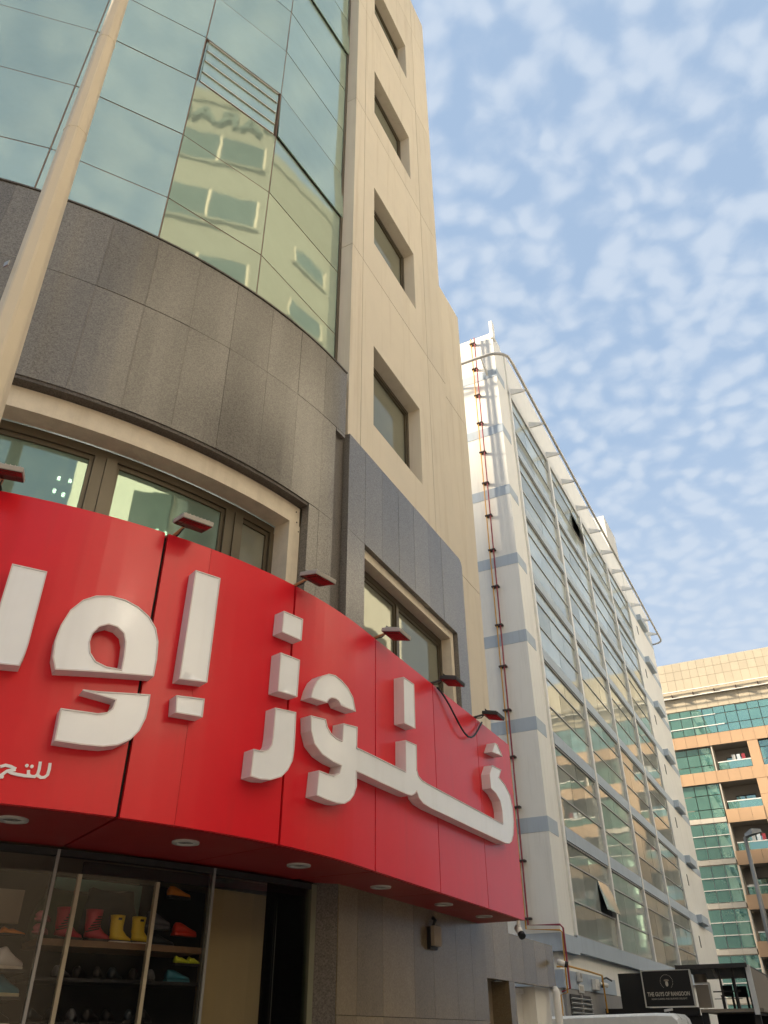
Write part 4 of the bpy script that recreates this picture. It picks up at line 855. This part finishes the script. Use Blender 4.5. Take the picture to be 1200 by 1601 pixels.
# ------------------------------------------------------------------ white van in front of it
VN = thing('parked_van', 'white van parked below the black restaurant sign board', 'van', (-6.15, 24.0, 0))
def vprof(y): return [(-2.25, y, .35), (2.22, y, .35), (2.27, y, .9), (2.20, y, 1.6), (2.10, y, 1.98), (2.0, y, 2.075), (1.6, y, 2.09), (-1.2, y, 2.05), (-1.5, y, 1.95), (-1.95, y, 1.25), (-2.3, y, 1.05)]
m = MB(); m.loft([[(x*.985, y_, z-(.06 if z > 1.9 else 0)) for x, y_, z in vprof(-.88)], vprof(-.78), vprof(.78), [(x*.985, y_, z-(.06 if z > 1.9 else 0)) for x, y_, z in vprof(.88)]]); m.build('body', 'van_white', VN)
for x in (-1.45, 1.45):
    for y in (-.86, .86):
        w_ = MB().tube([(x, y-.1, .33), (x, y+.1, .33)], .33, 20).build('wheel', 'tyre', VN); MB().tube([(x, y-.11, .33), (x, y+.11, .33)], .19, 16).build('rim', 'steel_grey', w_)
for x0, x1 in ((-1.35, -.35), (-.2, .8), (.95, 1.95)): MB().box(x0, x1, -.905, -.875, 1.2, 1.75).build('window', 'opp_glass', VN)
MB().add([(-1.53, -.7, 1.88), (-1.53, .7, 1.88), (-1.95, .75, 1.3), (-1.95, -.75, 1.3), (-1.56, -.7, 1.90), (-1.56, .7, 1.90), (-1.99, .75, 1.3), (-1.99, -.75, 1.3)], [(0, 1, 2, 3), (4, 5, 6, 7), (0, 1, 5, 4), (2, 3, 7, 6), (1, 2, 6, 5), (0, 3, 7, 4)]).build('windscreen', 'opp_glass', VN)
for y in (-.62, .62): MB().box(-2.33, -2.26, y-.14, y+.14, .78, .95).build('headlight', 'white_paint', VN)
# far street lamp
L2 = thing('street_lamp', 'grey street lamp standing in front of the orange balconies', 'street lamp', (-2.05, 30, 0))
MB().tube([(0, 0, 0), (-.04, 0, 4), (-.03, 0, 7.05)], .1, 10, [.13, .085, .06]).build('pole', 'steel_grey', L2, True)
MB().tube([(-.06, 0, 7.03), (.1, -.02, 7.10)], .05, 8).build('arm', 'steel_grey', L2)
MB().loft([[(-.02, -.13, 7.06), (-.02, .13, 7.06), (-.02, .08, 7.16), (-.02, -.08, 7.16)], [(.22, -.16, 7.12), (.22, .16, 7.12), (.22, .11, 7.30), (.22, -.11, 7.30)], [(.50, -.08, 7.16), (.50, .08, 7.16), (.50, .05, 7.27), (.50, -.05, 7.27)]]).build('lamp_head', 'steel_grey', L2)

# ------------------------------------------------------------------ buildings across the street (mirrored in the curved glass) and behind
def opposite(label, x0, x1, y0, y1, h, wins, name='opposite_building', m='opp_cream', tan=True):
    t = thing(name, label, 'building'); box('wall', m, t, x0, x1, y0, y1, 7.2, min(h, 23.5)); box('lower_wall_shade', 'shade_dark', t, x0-.03, x1, y0-.03, y1+.03, 0, 7.2)  # lower zone coloured dark so its reflection reads as shaded
    if h > 24: box('upper_wall', 'opp_shade_tan' if tan else m, t, x0-.02, x1, y0-.02, y1+.02, 23.5, h); box('parapet', 'opp_shade_tan', t, x0-.12, x0-.022, y0-.1, y1+.1, h-.5, h+.3)  # upper storeys darker than the wall below: shade put into the colour
    for a, b, z0, z1 in wins:
        w = MB().box(x0-.04, x0-.022, a, b, z0, z1).build('window', 'opp_glass', t)
        n = max(1, int((b-a)/1.6))
        for i in range(n+1): MB().box(x0-.07, x0-.041, a+(b-a)*i/n-.05, a+(b-a)*i/n+.05, z0, z1).build('window_frame', 'tan_panel', w)
        box('sill', 'opp_shade_tan', w, x0-.15, x0-.023, a-.1, b+.1, z0-.12, z0)
    return t
wins = []
for k in range(8):
    zt = 32.1-3.45*k
    for a, b in ((-1.6, .6), (1.7, 5.4), (6.6, 8.2)): wins.append((a, b, zt-1.65, zt)) if zt > 8.9 else None
OP = opposite('cream building across the street mirrored in the curved glass, lettered PARADISE', 9.0, 22, -2.4, 9.0, 34.7, wins)
text_mesh('roof_lettering', 'PARADISE', 1.3, 'opp_letter', Matrix.Translation((8.84, 2.6, 32.8)) @ Matrix.Rotation(-math.pi/2, 4, 'Z') @ rot, OP, .05, .02, 1.15)
wins = []
for k in range(9):
    zt = 33.3-3.5*k
    for a, b in ((11, 13.2), (17.7, 19.8)): wins.append((a, b, zt-1.2, zt)) if zt > 8.5 else None
opposite('taller cream building across the street mirrored in the glass beside the stone tower', 9.2, 22, 9.4, 22.5, 38.4, wins)
NBK = thing('unseen_block', 'tall slim cream block far behind the curved corner building', 'building')
box('wall', 'block_wall', NBK, -115, -60, 2, 10, 0, 52.2); box('parapet', 'block_wall', NBK, -115.1, -59.9, 9.7, 10.1, 52.2, 52.7)
for k in range(14):
    for q in range(2): MB().box(-59.998, -59.97, 3+3.4*q, 5+3.4*q, 2+3.6*k, 3.7+3.6*k).build('window', 'opp_glass', NBK)

wins = [(-29+4.2*q, -26.6+4.2*q, 8.0+3.4*k, 9.6+3.4*k) for q in range(6) for k in range(1)]
opposite('low terrace across the street, coloured dark as if in shade, mirrored in the shop glass', 9.4, 22, -30, -2.8, 13.5, wins, m='shade_dark')
EB = thing('end_building', 'low grey block closing the street behind the viewpoint', 'building')
box('wall', 'shade_dark', EB, -19, 9, -48, -34, 0, 12)
for q in range(7):
    for k in range(3): MB().box(-18+4*q, -15.8+4*q, -33.998, -33.97, 1.5+3.5*k, 3.3+3.5*k).build('window', 'opp_glass', EB)
box('wall', 'block_wall', thing('unseen_block', 'unseen narrow cream block added to keep sun off the lamp post', 'building'), -40, -20.5, -6.4, 1.0, 0, 16)  # out-of-view block added to keep direct sun off the near pole
WB = thing('unseen_block', 'unseen low cream block added to shade the street', 'building')  # out-of-view block added to set how much of the street is shaded
box('wall', 'block_wall', WB, -50, -20.5, -46, -6.5, 0, 6); box('parapet', 'block_wall', WB, -50.1, -20.4, -46.1, -6.4, 6, 6.4)
for k in range(1):
    for q in range(6): MB().box(-20.498, -20.47, -43+6*q, -40.5+6*q, 2+3.6*k, 3.7+3.6*k).build('window', 'opp_glass', WB)

wins = [(27.2+4.2*q, 29.8+4.2*q, 8.2+3.4*k, 10.0+3.4*k) for q in range(4) for k in range(4)]
opposite('sunlit cream building further up the street across from the office block', 12.5, 20, 26, 40, 22, wins)
wins = [(32+6*q, 35+6*q, 8.4+3.6*k, 10.2+3.6*k) for q in range(6) for k in range(4)]
opposite('unseen tall cream tower added to bounce sun onto the office block', 26, 40, 30, 70, 40, wins, m='opp_cream', tan=False)  # out-of-view tower added as a sunlit reflector for the office front
